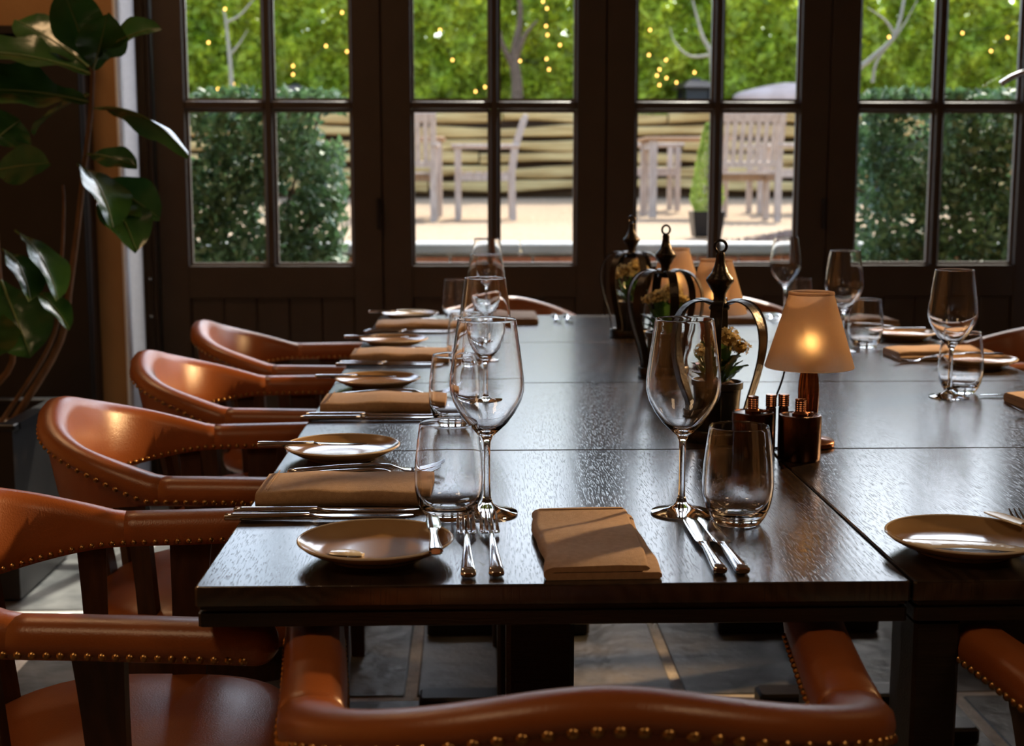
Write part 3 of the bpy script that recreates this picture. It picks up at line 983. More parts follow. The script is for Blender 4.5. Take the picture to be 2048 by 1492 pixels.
def make_napkin(Ln, Wd, seed, h=0.015):
    """a linen napkin folded over on itself: a U-shaped section run along its length"""
    rs_ = random.Random(seed)
    ph = [rs_.uniform(0, 6.28) for _ in range(6)]
    def mk():
        n = 26
        rings = []
        for i in range(n + 1):
            u = i / n
            x = (u - 0.5) * Ln
            endf = 1 - 0.12 * (abs(2 * u - 1) ** 8)
            sec = []
            W2 = Wd / 2
            wob = 0.0020 * math.sin(9 * u + ph[0]) + 0.0012 * math.sin(17 * u + ph[1])
            lift = 0.0012 * math.sin(7 * u + ph[2]) + 0.0008 * math.sin(15 * u + ph[3])
            h1, h2 = h * 0.48 * endf, (h + lift) * endf
            f0 = -W2 + wob                    # folded edge
            f1 = W2 + 0.6 * wob               # open edge
            back = f1 - 0.010 + 0.004 * math.sin(5 * u + ph[4])
            low = [(f0 + 0.003, 0.0), (0, 0.0), (f1 - 0.003, 0.0), (f1, h1 * 0.25), (f1, h1 * 0.7), (f1 - 0.003, h1), (0.3 * W2, h1 + 0.0004), (f0 + 0.012, h1 + 0.0003), (f0 + 0.009, h1 + 0.0008), (f0 + 0.012, h1 + 0.0014),
                   (0.3 * W2, h1 + 0.0014), (back - 0.003, h1 + 0.0018), (back, h1 + 0.004), (back - 0.001, h2 - 0.002), (back - 0.004, h2), (0.2 * W2, h2 + 0.001 * math.sin(11 * u + ph[5])), (f0 + 0.010, h2 - 0.0006),
                   (f0 + 0.003, h2 - 0.003), (f0, h2 * 0.6), (f0, h2 * 0.3)]
            rings.append([Vector((x, a, b)) for a, b in low])
        t = thing('napkin', '', 'napkin')
        G().add(*loft(rings)).build('cloth', M['linen'], t, angle=70)
        v, f = [], []
        hem = []
        for i in range(9):
            uu = -0.42 + 0.84 * i / 8
            hem.append(Vector((-Ln / 2 + 0.014, Wd * uu, h * 1.0 + 0.0006)))
        G().add(*tube(hem, 0.0008, 6)).build('hem', M['linen'], t)
        return t
    return mk


G_PL, G_KN, G_FK, G_NP, G_BK = 'taupe bread plates', 'steel table knives', 'steel table forks', 'folded brown napkins', 'butter knives on plates'
# --- setting at the near end, facing the doors
place('plate', make_plate, -0.113, 1.497, 0, 'taupe bread plate nearest the camera, white reflection modelled on it, beside two forks', 'plate', G_PL)
place('fork', make_fork(0.225), -0.008, 1.405, PI / 2 + 0.02, 'steel fork next to the nearest plate, outer of the pair', 'fork', G_FK)
place('fork', None, 0.022, 1.408, PI / 2 + 0.03, 'steel fork between the nearest plate and the square napkin, inner of the pair', 'fork', G_FK)
place('napkin_front', make_napkin(0.255, 0.125, 4, 0.017), 0.133, 1.525, -PI / 2 + 0.03, 'folded brown napkin lying end-on at the near table edge between fork and knives', 'napkin', G_NP)
place('knife', make_knife(), 0.262, 1.412, PI / 2 + 0.0, 'broad-bladed steel knife beside the square napkin', 'knife', G_KN)
place('knife', None, 0.286, 1.410, PI / 2 + 0.03, 'steel knife in front of the near tumbler, second from the square napkin', 'knife', G_KN)
wine(0.261, 1.686, 'wine glass behind the pair of knives at the near end of the table')
tumbler(0.322, 1.632, 'stemless tumbler in front of the copper mills')
place('bknife', make_knife(0.165, 0.085, 0.0085), -0.043, 1.425, PI / 2 + 0.06, 'small butter knife across the rim of the nearest plate', 'knife', G_BK, z=0.0200, tilt=(0, 0))


def butter(name, pts, wid, loc, label):  # models the window's white reflection on a plate as a raised strip
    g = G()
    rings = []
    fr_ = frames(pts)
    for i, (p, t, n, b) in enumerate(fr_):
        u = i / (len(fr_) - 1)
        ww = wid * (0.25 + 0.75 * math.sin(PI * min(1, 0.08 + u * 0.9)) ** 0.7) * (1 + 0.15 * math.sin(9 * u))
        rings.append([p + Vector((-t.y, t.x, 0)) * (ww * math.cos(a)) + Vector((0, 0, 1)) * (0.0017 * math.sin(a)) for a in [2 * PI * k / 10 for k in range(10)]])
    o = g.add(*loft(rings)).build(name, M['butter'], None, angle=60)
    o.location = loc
    return tag(o, label, 'butter')  # 'butter' here is the window reflection modelled as a strip


butter('reflection_dab', [(-0.018, 0.006, 0), (-0.008, 0.002, 0.001), (0.004, -0.002, 0.0012), (0.018, -0.006, 0)], 0.013, (-0.142, 1.470, TZ + 0.0108), 'small white window reflection modelled on the nearest taupe plate')

# --- settings along the chair-lined side
place_words = ['nearest place', 'second place', 'third place', 'place by the doors']
desc = ['beside the foreground armchair arm', 'beside the chair with the shadow mark', 'beside the third chair', 'beside the chair by the doors']
rows_y = [1.675, 2.385, 3.085, 3.755]
sides = ['first', 'second', 'third', 'fourth']
wy = [1.690, 2.410, 3.16, 4.03]
ty = [1.668, 2.330, 3.05, 4.10]
tx = [-0.033, -0.037, -0.02, -0.055]
for i, y in enumerate(rows_y):
    s = sides[i]
    jx = (0.0, 0.004, -0.004, 0.006)[i]
    place('knife', None, -0.312 + jx, y - 0.012, 0.012, 'steel knife at the %s place along the armchair row, nearer of its pair' % s, 'knife', G_KN)
    place('knife', None, -0.306 + jx, y + 0.020, 0.008, 'steel knife at the %s place along the armchair row, next to the napkin' % s, 'knife', G_KN)
    nk = 'napkin_side' if i % 2 == 0 else 'napkin_side_b'
    place(nk, make_napkin(0.225, 0.135, 11 + i, 0.021), -0.172 + jx, y + 0.122, 0.0 + 0.02 * (i - 1.5) * 0.3, 'folded brown napkin at the %s place along the armchair row' % s, 'napkin', G_NP)
    place('fork', None, -0.275 + jx, y + 0.222, 0.02, 'steel fork at the %s place along the armchair row, beside its napkin' % s, 'fork', G_FK)
    place('fork', None, -0.270 + jx, y + 0.256, 0.03, 'steel fork at the %s place along the armchair row, beside its plate' % s, 'fork', G_FK)
    place('plate', None, -0.203 + jx, y + 0.375, 0, 'taupe bread plate at the %s place along the armchair row' % s, 'plate', G_PL)
    place('bknife', None, -0.328 + jx, y + 0.355 + 0.004 * i, -0.02, 'butter knife lying across the plate at the %s place along the armchair row' % s, 'knife', G_BK, z=0.0205)
    wine((0.0145, 0.018, 0.026, 0.035)[i], wy[i], 'wine glass at the %s place along the armchair row, in the column of glasses' % s)
    tumbler(tx[i], ty[i], 'stemless tumbler at the %s place along the armchair row' % s)

# --- far end, facing the camera
place('napkin_front', None, 0.125, 4.10, PI / 2, 'folded napkin at the far end behind the column of wine glasses', 'napkin', G_NP)
place('fork', None, 0.245, 4.235, -PI / 2, 'fork at the far end, tines to the camera, beside the far napkin', 'fork', G_FK)
place('fork', None, 0.280, 4.235, -PI / 2, 'fork at the far end, tines to the camera, nearest the crown planter', 'fork', G_FK)
place('napkin_front', None, 0.79, 4.10, PI / 2, 'folded napkin at the far end hidden behind the table lamps', 'napkin', G_NP)
place('fork', None, 0.895, 4.235, -PI / 2, 'fork at the far end behind the lampshades, inner one', 'fork', G_FK)
place('fork', None, 0.925, 4.235, -PI / 2, 'fork at the far end behind the lampshades, outer one', 'fork', G_FK)

# --- the opposite side
ow = ['single near wine glass of the opposite side, brown chair behind it', 'wine glass of the opposite side just beyond the lit lampshade', 'farthest wine glass of the opposite side, seen above the lit lampshade']
ot = ['tumbler directly behind the single near wine glass', 'tumbler behind the middle wine glass of the opposite side', 'tumbler half hidden behind the lit lampshade']
sides = ['nearest', 'middle', 'farthest']
for i, (wx, wy_, tx_, ty_, ny, py_) in enumerate(((0.922, 2.60, 0.962, 2.655, 2.49, None), (0.905, 3.32, 0.985, 3.40, 3.205, 3.03), (0.937, 4.10, 0.985, 4.12, 3.93, 3.57))):
    s = sides[i]
    wine(wx, wy_, ow[i]); tumbler(tx_, ty_, ot[i])
    place('napkin_side' if i != 1 else 'napkin_side_b', None, 1.105 + 0.02 * (i == 0), ny, PI + 0.03, 'folded brown napkin at the %s place of the opposite side' % s, 'napkin', G_NP)
    place('knife', None, 1.215, ny + 0.11, PI, 'steel knife beyond the napkin at the %s place of the opposite side' % s, 'knife', G_KN)
    place('fork', None, 1.19, ny - 0.095, PI + 0.03, 'steel fork in front of the napkin at the %s place of the opposite side' % s, 'fork', G_FK)
    if py_:
        place('plate', None, 1.135, py_, 0, 'taupe bread plate at the %s place of the opposite side' % s, 'plate', G_PL)
        place('bknife', None, 1.20, py_ + 0.02, PI, 'butter knife on the plate at the %s place of the opposite side' % s, 'knife', G_BK, z=0.0205)

# --- near end of the second column: plate, modelled reflection and pale-bladed knife
place('plate', None, 0.556, 1.500, 0, 'taupe bread plate with a long modelled reflection at the table seam', 'plate', G_PL)
butter('reflection_streak', catmull([(-0.070, 0.020, 0), (-0.04, 0.006, 0.001), (-0.01, 0.0, 0.0015), (0.025, -0.008, 0.001), (0.060, -0.022, 0)], 16), 0.019, (0.556, 1.480, TZ + 0.012), 'long pale window reflection modelled on the plate by the table seam')
place('pknife', make_knife(0.175, 0.10, 0.0115, True), 0.655, 1.412, PI / 2 + 0.253, 'butter knife with pale blade, window reflection coloured in, over the rim of the streaked plate', 'knife', G_BK, z=0.0215)
place('fork', None, 0.668, 1.405, PI / 2, 'steel fork at the near table edge past the streaked plate', 'fork', G_FK)

# ------------------------------------------------------------------ crown planters with flowers
def strap(prof, a, wd, th):
    ca, sa = math.cos(a), math.sin(a)
    pts = catmull([(r, 0, z) for r, z in prof], 26)
    rings = []
    for i, p in enumerate(pts):
        t = (pts[min(i + 1, 26)] - pts[max(0, i - 1)]).normalized()
        n = Vector((t.z, 0, -t.x))
        ring = []
        for (u, q) in ((-1, -1), (1, -1), (1, 1), (-1, 1)):
            v = p + n * (q * th / 2) + Vector((0, u * wd / 2, 0))
            ring.append(Vector((v.x * ca - v.y * sa, v.x * sa + v.y * ca, v.z)))
        rings.append(ring)
    return loft(rings)


SP = [(0.049, 0.004), (0.051, 0.035), (0.060, 0.068), (0.073, 0.108), (0.082, 0.150), (0.080, 0.185), (0.066, 0.213), (0.046, 0.226), (0.028, 0.226), (0.012, 0.220)]


def make_crown(rot):
    t = thing('crown_planter', '', 'planter', (0, 0, 0), 0, 'crown-shaped iron planters down the middle of the tables')
    G().add(*lathe([(0.051, 0.0), (0.055, 0.0), (0.056, 0.003), (0.056, 0.017), (0.054, 0.020), (0.051, 0.019), (0.050, 0.017), (0.050, 0.002), (0.051, 0.0)], 40)).build('base_ring', M['iron'], t)
    G().add(*lathe([(0.0, 0.001), (0.0495, 0.001), (0.0495, 0.005), (0.0, 0.005)], 32)).build('tray', M['iron'], t)
    for k in range(6):
        G().add(*strap(SP, rot + k * PI / 3, 0.019, 0.0026)).build('strap', M['iron'], t, angle=30)
    fin = [(0.0, 0.212), (0.016, 0.212), (0.017, 0.216), (0.013, 0.221), (0.0095, 0.230), (0.0105, 0.238), (0.0175, 0.250), (0.0225, 0.258), (0.0215, 0.263), (0.014, 0.272), (0.0095, 0.283), (0.0072, 0.294), (0.0078, 0.299), (0.0062, 0.304), (0.0, 0.305)]
    G().add(*lathe(fin, 28)).build('finial', M['iron'], t, angle=45)
    g = G()
    ring = [Vector((0.0095 * math.cos(a), 0, 0.3135 + 0.0095 * math.sin(a))) for a in [2 * PI * k / 24 for k in range(24)]]
    rr = []
    for k in range(24):
        a = 2 * PI * k / 24
        rad = Vector((math.cos(a), 0, math.sin(a)))
        rr.append([ring[k] + rad * (0.0024 * math.cos(b)) + Vector((0, 1, 0)) * (0.0024 * math.sin(b)) for b in [2 * PI * j / 8 for j in range(8)]])
    g.add(*loft(rr, closed=True))
    g.build('hanging_ring', M['iron'], t)
    return t


def leaf_blade(base, tip, width, up, droop=0.15, fold=0.25, shape='oval', nu=9, nv=4):
    """a leaf surface from base to tip; returns verts, faces and the midrib line"""
    base, tip, up = Vector(base), Vector(tip), Vector(up).normalized()
    ax = tip - base
    L = ax.length
    t = ax.normalized()
    s = t.cross(up)
    s = s.normalized() if s.length > 1e-5 else t.orthogonal().normalized()
    n = s.cross(t).normalized()
    v, f, mid = [], [], []
    for i in range(nu + 1):
        u = i / nu
        if shape == 'fiddle':
            wv = width * (0.06 + 0.94 * (math.sin(PI * u ** 1.25) ** 0.72 if 0 < u < 1 else 0)) * (0.62 + 0.38 * smooth01((u - 0.15) / 0.4))
            if u >= 1: wv = width * 0.05
        else:
            wv = width * (math.sin(PI * (0.04 + 0.93 * u)) ** 0.8)
        c = base + ax * u + n * (droop * L * (u - u * u) * 2 - droop * L * 0.4 * u * u)
        wave = 0.05 * width * math.sin(u * 17)
        mid.append(c + n * 0.0015)
        for j in range(nv + 1):
            q = (j / nv - 0.5) * 2
            v.append(c + s * (q * wv / 2) + n * (fold * abs(q) ** 1.4 * wv / 2 + wave * abs(q) * (1 if q > 0 else -0.6)))
    for i in range(nu):
        for j in range(nv):
            a = i * (nv + 1) + j
            f.append((a, a + 1, a + nv + 2, a + nv + 1))
    return v, f, mid


def make_flower(seed, heads):
    rs_ = random.Random(seed)
    t = thing('flower_pot', '', 'potted plant', (0, 0, 0), 0, 'cream flowers in black pots inside the crowns')
    G().add(*lathe([(0.0, 0.0), (0.030, 0.0), (0.032, 0.002), (0.038, 0.078), (0.041, 0.079), (0.041, 0.090), (0.038, 0.090), (0.0365, 0.084), (0.0, 0.084)], 36)).build('pot', M['pot'], t)
    v, f = ico(0.034, (0, 0, 0.083), 2, (1, 1, 0.18))
    v = [(x + rs_.uniform(-.002, .002), y + rs_.uniform(-.002, .002), z + rs_.uniform(-.002, .003)) for x, y, z in v]
    G().add(v, f).build('soil', M['soil'], t, smooth=False)
    for k in range(22):
        a = k * 2.4 + rs_.uniform(-.3, .3)
        r0 = 0.010 + 0.004 * (k % 3)
        ln = rs_.uniform(0.034, 0.056)
        el = rs_.uniform(0.35, 1.25)
        b = Vector((r0 * math.cos(a), r0 * math.sin(a), 0.086 + 0.010 * (k % 4)))
        tp = b + Vector((math.cos(a) * math.cos(el), math.sin(a) * math.cos(el), math.sin(el))) * ln
        vv, ff, m_ = leaf_blade(b, tp, ln * 0.62, (0, 0, 1), 0.12, 0.3, 'oval', 6, 4)
        G().add(vv, ff).build('leaf', M['succulent'], t, angle=80)
    for (hx, hy, hz, hr) in heads:
        st = G().add(*tube(catmull([(hx * 0.2, hy * 0.2, 0.085), (hx * 0.6, hy * 0.6, (0.085 + hz) / 2), (hx, hy, hz - hr * 0.4)], 6), 0.0022, 6)).build('flower_stem', M['succulent'], t)
        g = G()
        for q in range(70):
            th = math.acos(1 - 1.55 * rs_.random())
            ph = rs_.uniform(0, 2 * PI)
            d = Vector((math.sin(th) * math.cos(ph), math.sin(th) * math.sin(ph), math.cos(th) * 0.85))
            c = Vector((hx, hy, hz)) + d * (hr * rs_.uniform(0.74, 1.12))
            rr = hr * rs_.uniform(0.16, 0.24)
            a = d.orthogonal().normalized(); b = d.cross(a)
            # four-petalled floret
            vv = [c - d * rr * 0.5]
            ff = []
            for p in range(4):
                an = p * PI / 2 + ph
                e = a * math.cos(an) + b * math.sin(an)
                e1 = a * math.cos(an + .6) + b * math.sin(an + .6)
                e0 = a * math.cos(an - .6) + b * math.sin(an - .6)
                k0 = len(vv)
                vv += [c + e0 * rr * 0.75 + d * rr * .1, c + e * rr * 1.15 + d * rr * .15, c + e1 * rr * 0.75 + d * rr * .1]
                ff += [(0, k0, k0 + 1, k0 + 2)]
            g.add(vv, ff)
        v, f = ico(hr * 0.70, (hx, hy, hz), 2, (1, 1, 0.85))
        G().add(v, f).build('flower_core', M['core'], st)
        g.build('flower_head', M['blossom'], t, smooth=False)
    return t


crowns = [(0.394, 2.185, 0.28), (0.408, 2.915, 0.45), (0.420, 3.66, 0.62)]
c0 = make_crown(0.28)
words = ['nearest', 'middle', 'farthest']
for i, (x, y, r) in enumerate(crowns):
    c = c0 if i == 0 else copy_tree(c0)
    c.location = (x, y, TZ + 0.0003)
    c.rotation_euler = (0, 0, (0, 0.35, -0.5)[i])
    c['label'] = 'black iron crown planter with ringed finial, %s of the three in line' % words[i]
headsets = [[(0.012, -0.024, 0.162, 0.021), (0.034, -0.008, 0.146, 0.016), (-0.024, -0.010, 0.140, 0.015), (0.005, 0.022, 0.158, 0.017), (-0.012, -0.034, 0.128, 0.012)],
            [(-0.020, -0.020, 0.165, 0.019), (0.014, -0.012, 0.178, 0.023), (0.038, 0.004, 0.160, 0.014), (-0.036, 0.006, 0.158, 0.014), (0.0, 0.026, 0.165, 0.017)],
            [(-0.020, -0.018, 0.172, 0.022), (0.010, -0.016, 0.186, 0.022), (0.034, 0.0, 0.172, 0.016), (-0.036, 0.008, 0.158, 0.014), (0.0, 0.026, 0.166, 0.017)]]
for i, (x, y, r) in enumerate(crowns):
    p = make_flower(40 + i, headsets[i])
    p.location = (x, y, TZ + 0.0055)
    p['label'] = 'cream-flowered plant in a black pot inside the %s crown planter' % words[i]

# ------------------------------------------------------------------ table lamps
def make_lamp():
    t = thing('table_lamp', '', 'lamp', (0, 0, 0), 0, 'small copper table lamps with frosted shades')
    G().add(*lathe([(0.0, 0.0), (0.041, 0.0), (0.043, 0.002), (0.043, 0.008), (0.040, 0.011), (0.018, 0.014), (0.012, 0.018), (0.0, 0.019)], 40)).build('base', M['copper'], t)
    # ribbed stem that swells in the middle
    segs = 40
    rings = []
    for z, r in ((0.016, 0.011), (0.030, 0.0125), (0.060, 0.0150), (0.090, 0.0160), (0.108, 0.0145), (0.120, 0.0120), (0.126, 0.0115)):
        rings.append([Vector(((r + (0.0011 if k % 4 < 2 else -0.0008)) * math.cos(2 * PI * k / segs), (r + (0.0011 if k % 4 < 2 else -0.0008)) * math.sin(2 * PI * k / segs), z)) for k in range(segs)])
    G().add(*loft(rings)).build('stem', M['copper'], t, angle=40)
    G().add(*lathe([(0.0, 0.124), (0.030, 0.124), (0.031, 0.127), (0.030, 0.130), (0.010, 0.132), (0.009, 0.150), (0.0, 0.151)], 32)).build('gallery', M['copper'], t)
    sh = [(0.0700, 0.127), (0.0345, 0.243), (0.0335, 0.244), (0.0325, 0.243), (0.0685, 0.127), (0.0690, 0.1258), (0.0700, 0.127)]
    G().add(*lathe(sh, 56)).build('shade', M['shade'], t, angle=60)
    G().add(*lathe([(0.0350, 0.2405), (0.0362, 0.2415), (0.0352, 0.2455), (0.0330, 0.2460), (0.0322, 0.2445), (0.0322, 0.2410), (0.0350, 0.2405)], 48)).build('shade_ring', M['shade'], t)
    g = G()
    for k in range(3):
        a = k * 2 * PI / 3
        g.add(*tube([(0.009 * math.cos(a), 0.009 * math.sin(a), 0.146), (0.046 * math.cos(a), 0.046 * math.sin(a), 0.196)], 0.0012, 6))
    g.build('shade_carrier', M['copper'], t)
    v, f = ico(0.0095, (0, 0, 0.164), 2, (1, 1, 1.1))
    G().add(v, f).build('bulb', M['bulb'], t)
    G().add(*tube(catmull([(-0.040, -0.012, 0.129), (-0.047, -0.016, 0.105), (-0.060, -0.022, 0.070), (-0.066, -0.026, 0.035), (-0.064, -0.030, 0.012), (-0.060, -0.030, 0.0025), (-0.035, -0.015, 0.0022)], 24), 0.0016, 6)).build('cord', M['cord'], t)
    return t


def lamp_light(x, y):
    o = lamp('lamp_glow', 'POINT', (x, y, TZ + 0.1645), 0.55, (1.0, 0.70, 0.38), 0.010)
    return o


L0 = make_lamp()
for i, (x, y, lb) in enumerate(((0.528, 2.125, 'lit copper table lamp with frosted peach shade behind the copper mills'), (0.533, 3.005, 'copper table lamp with frosted shade right behind the nearest crown finial'), (0.515, 3.50, 'copper table lamp with frosted shade behind the middle crown planter'))):
    o = L0 if i == 0 else copy_tree(L0)
    o.location = (x, y, TZ + 0.0003)
    o['label'] = lb
    lamp_light(x, y)

# ------------------------------------------------------------------ copper mills
def make_mill():
    t = thing('spice_mill', '', 'mill', (0, 0, 0), 0, 'squat copper salt and pepper mills')
    G().add(*lathe([(0.0, 0.0), (0.0305, 0.0), (0.032, 0.002), (0.032, 0.066), (0.0310, 0.0685), (0.0285, 0.0690), (0.0270, 0.0675), (0.0, 0.0675)], 48)).build('body', M['dark_copper'], t)
    G().add(*lathe([(0.0, 0.067), (0.012, 0.067), (0.0125, 0.0705), (0.009, 0.0735), (0.0, 0.0735)], 32)).build('collar', M['copper'], t)
    segs = 36
    rings = []
    zs = [0.0735] + [0.0745 + 0.0016 * k for k in range(11)] + [0.0925]
    for q, z in enumerate(zs):
        r0 = 0.0072 if q in (0, len(zs) - 1) else (0.0078 if q % 2 else 0.0070)
        rings.append([Vector(((r0 + (0.0005 if k % 2 else 0)) * math.cos(2 * PI * k / segs), (r0 + (0.0005 if k % 2 else 0)) * math.sin(2 * PI * k / segs), z)) for k in range(segs)])
    G().add(*loft(rings)).build('knob', M['copper'], t, angle=30)
    v, f = ico(0.006, (0.013, -0.006, 0.0705), 1, (1.4, 0.8, 0.5))
    G().add(v, f).build('latch', M['copper'], t)
    return t


m0 = make_mill()
m0.location = (0.424, 2.045, TZ + 0.0003); m0['label'] = 'squat copper mill just behind the near tumbler'
m1 = copy_tree(m0, (0.490, 2.018, TZ + 0.0003), 0.5, 'squat copper mill in front of the lit lamp at the table seam')
for x, y, lb in ((0.4595, 2.082, 'slim copper shaker squeezed between the mills, nearer the flowers'), (0.4795, 2.084, 'slim copper shaker squeezed between the mills, nearer the lamp')):
    t = thing('copper_shaker', lb, 'shaker', (x, y, TZ + 0.0003), 0, 'slim knurled copper shakers')
    G().add(*lathe([(0.0, 0.0), (0.0072, 0.0), (0.0078, 0.001), (0.0078, 0.068), (0.0065, 0.070), (0.0, 0.070)], 24)).build('body', M['dark_copper'], t)
    segs = 32
    rings = []
    for q in range(13):
        r0 = 0.0082 if q % 2 else 0.0074
        rings.append([Vector(((r0 + (0.0005 if k % 2 else 0)) * math.cos(2 * PI * k / segs), (r0 + (0.0005 if k % 2 else 0)) * math.sin(2 * PI * k / segs), 0.070 + 0.0016 * q)) for k in range(segs)])
    G().add(*loft(rings)).build('cap', M['copper'], t, angle=30)

# ------------------------------------------------------------------ fiddle-leaf fig in its planter
pl = thing('planter_box', 'square black planter on the slate floor holding the fig', 'planter', (-1.50, 3.95, 0))
g = G()
g.box((0, -0.215, 0.25), (0.46, 0.03, 0.48)).box((0, 0.215, 0.25), (0.46, 0.03, 0.48)).box((-0.215, 0, 0.25), (0.03, 0.40, 0.48)).box((0.215, 0, 0.25), (0.03, 0.40, 0.48)).box((0, 0, 0.03), (0.40, 0.40, 0.04))
g.build('box', M['black_wood'], pl)
g = G()
g.box((0, -0.22, 0.497), (0.48, 0.045, 0.018), chamfer=0.003).box((0, 0.22, 0.497), (0.48, 0.045, 0.018), chamfer=0.003).box((-0.22, 0, 0.497), (0.045, 0.40, 0.018)).box((0.22, 0, 0.497), (0.045, 0.40, 0.018))
g.build('rim', M['black_metal'], pl)
G().box((0, 0, 0.44), (0.395, 0.395, 0.02)).build('soil', M['soil'], pl, smooth=False)

fig = thing('fiddle_leaf_fig', 'tall fiddle-leaf fig with big glossy dark leaves growing from the black planter', 'plant', (-1.50, 3.95, 0.451))
fo = Vector(fig.location)


def fat(px, py, Y):
    return at(px, py, Y) - fo


FY = 3.95
stems = [([(-1.36, 3.95, 0.45)] + [tuple(at(px, py, FY)) for px, py in ((118, 690), (140, 570), (156, 450), (168, 340), (180, 240), (184, 180), (186, 120))], 0.011),
         ([(-1.40, 3.98, 0.45)] + [tuple(at(px, py, FY + .03)) for px, py in ((104, 680), (122, 540), (128, 420), (126, 370))], 0.007),
         ([(-1.55, 3.90, 0.45)] + [tuple(at(px, py, FY - .05)) for px, py in ((18, 740), (8, 640), (0, 560), (-10, 420), (-20, 300))], 0.010)]
for pts, r in stems:
    P = catmull([Vector(p) - fo for p in pts], 26)
    G().add(*tube(P, [r * (1 - 0.45 * i / 26) for i in range(27)], 8)).build('stem', M['bark'], fig)

# base px, tip px, width m, base depth, tip depth, up vector, droop, fold
FL = [((184, 150), (-70, 95), 0.20, 3.95, 3.85, (0.1, -0.5, 1), 0.10, 0.2),
      ((178, 205), (-60, 175), 0.22, 3.95, 3.80, (0.1, -0.7, 0.9), 0.08, 0.25),
      ((182, 130), (125, -25), 0.15, 3.95, 3.85, (0.4, -1, 0.2), 0.05, 0.25),
      ((186, 140), (215, 30), 0.14, 3.95, 3.80, (0.5, -1, 0.3), 0.06, 0.2),
      ((190, 130), (312, 48), 0.12, 3.95, 3.80, (-0.5, -0.6, 0.7), 0.16, 0.3),
      ((178, 135), (30, 35), 0.14, 3.95, 4.05, (0.1, -0.8, 0.8), 0.08, 0.2),
      ((188, 218), (380, 292), 0.12, 3.95, 3.80, (0.0, -0.12, 1), 0.22, -0.35),
      ((172, 310), (272, 330), 0.09, 3.95, 3.85, (0.1, -0.8, 0.8), 0.12, 0.2),
      ((155, 330), (232, 445), 0.15, 3.95, 3.72, (0.7, -0.35, 0.9), 0.14, 0.35),
      ((190, 360), (318, 432), 0.14, 3.95, 3.85, (0.2, -0.9, 0.7), 0.12, 0.25),
      ((205, 375), (275, 497), 0.15, 3.93, 3.75, (0.5, -0.75, 0.6), 0.10, 0.3),
      ((-20, 345), (96, 325), 0.12, 3.90, 3.80, (0.1, -1, 0.4), 0.08, 0.2),
      ((30, 462), (122, 590), 0.13, 3.88, 3.70, (0.8, -0.3, 0.8), 0.14, 0.35),
      ((5, 500), (66, 592), 0.12, 3.85, 3.68, (0.7, -0.3, 0.9), 0.16, 0.4),
      ((62, 580), (140, 652), 0.08, 3.85, 3.72, (0.3, -0.3, 1), 0.14, 0.4),
      ((2, 560), (62, 712), 0.20, 3.88, 3.80, (0.3, -1, 0.2), 0.06, 0.2),
      ((-10, 610), (-30, 720), 0.18, 3.85, 3.75, (0.1, -1, 0.2), 0.06, 0.2),
      ((-20, 290), (40, 240), 0.16, 3.90, 3.95, (0.1, -1, 0.2), 0.06, 0.2),
      ((184, 190), (60, 262), 0.12, 3.95, 4.10, (0.1, -0.6, 0.9), 0.10, 0.2)]
for (b, tp, wd, y0, y1, up, dr, fd) in FL:
    vv, ff, mid = leaf_blade(fat(*b, y0), fat(*tp, y1), wd, up, dr, fd, 'fiddle', 14, 6)
    lf = G().add(vv, ff).build('leaf', M['fig'], fig, angle=80)
    G().add(*tube(mid, [0.0035 * (1 - 0.8 * i / 14) for i in range(15)], 5)).build('midrib', M['fig_vein'], lf)

# ------------------------------------------------------------------ the garden
G().box((0.8, 6.3, -0.05), (14, 2.0, 0.10)).build('patio_ground', M['paving'], smooth=False, kind='structure')
wl = tag(bpy.data.objects.new('garden_wall', None), kind='structure')
C.objects.link(wl)
wl.location = (0, 7.40, 0)
G().box((0.8, 0.12, 0.385), (14, 0.20, 0.77)).build('mortar_core', M['mortar'], wl, smooth=False)
bm_first = None
rb = random.Random(5)
for row in range(6):
    z = 0.36 + row * 0.073
    x = -1.7 + (0.11 if row % 2 else 0)
    while x < 3.0:
        if bm_first is None:
            bm_first = G().box((0, 0, 0), (0.212, 0.04, 0.063), chamfer=0.004).build('brick', M['brick'], wl)
            o = bm_first
        else:
            o = bm_first.copy(); C.objects.link(o)
        o.location = (x, 0.012 + rb.uniform(-.003, .003), z)
        x += 0.224
x = -3.4
k = 0
while x < 5.2:
    ln = (0.9, 1.05, 0.8)[k % 3]
    G().box((x + ln / 2, 0.12, 0.800 + rb.uniform(-.003, .003)), (ln - 0.012, 0.32, 0.055), chamfer=0.008).build('coping_stone', M['coping'], wl)
    x += ln; k += 1


def ground_z(y):
    return 0.80 if y < 12.6 else 0.80 + (y - 12.6) * 0.034


v, f = [], []
ys = [7.5 + 0.5 * i for i in range(23)]
for y in ys:
    for x in (-9, -3, 0, 3, 6, 12):
        v.append((x, y, ground_z(y) - 0.006 + 0.004 * math.sin(x * 3 + y * 5)))
for i in range(len(ys) - 1):
    for j in range(5):
        a = i * 6 + j
        f.append((a, a + 1, a + 7, a + 6))
G().add(v, f).build('terrace_ground', M['gravel'], kind='structure')

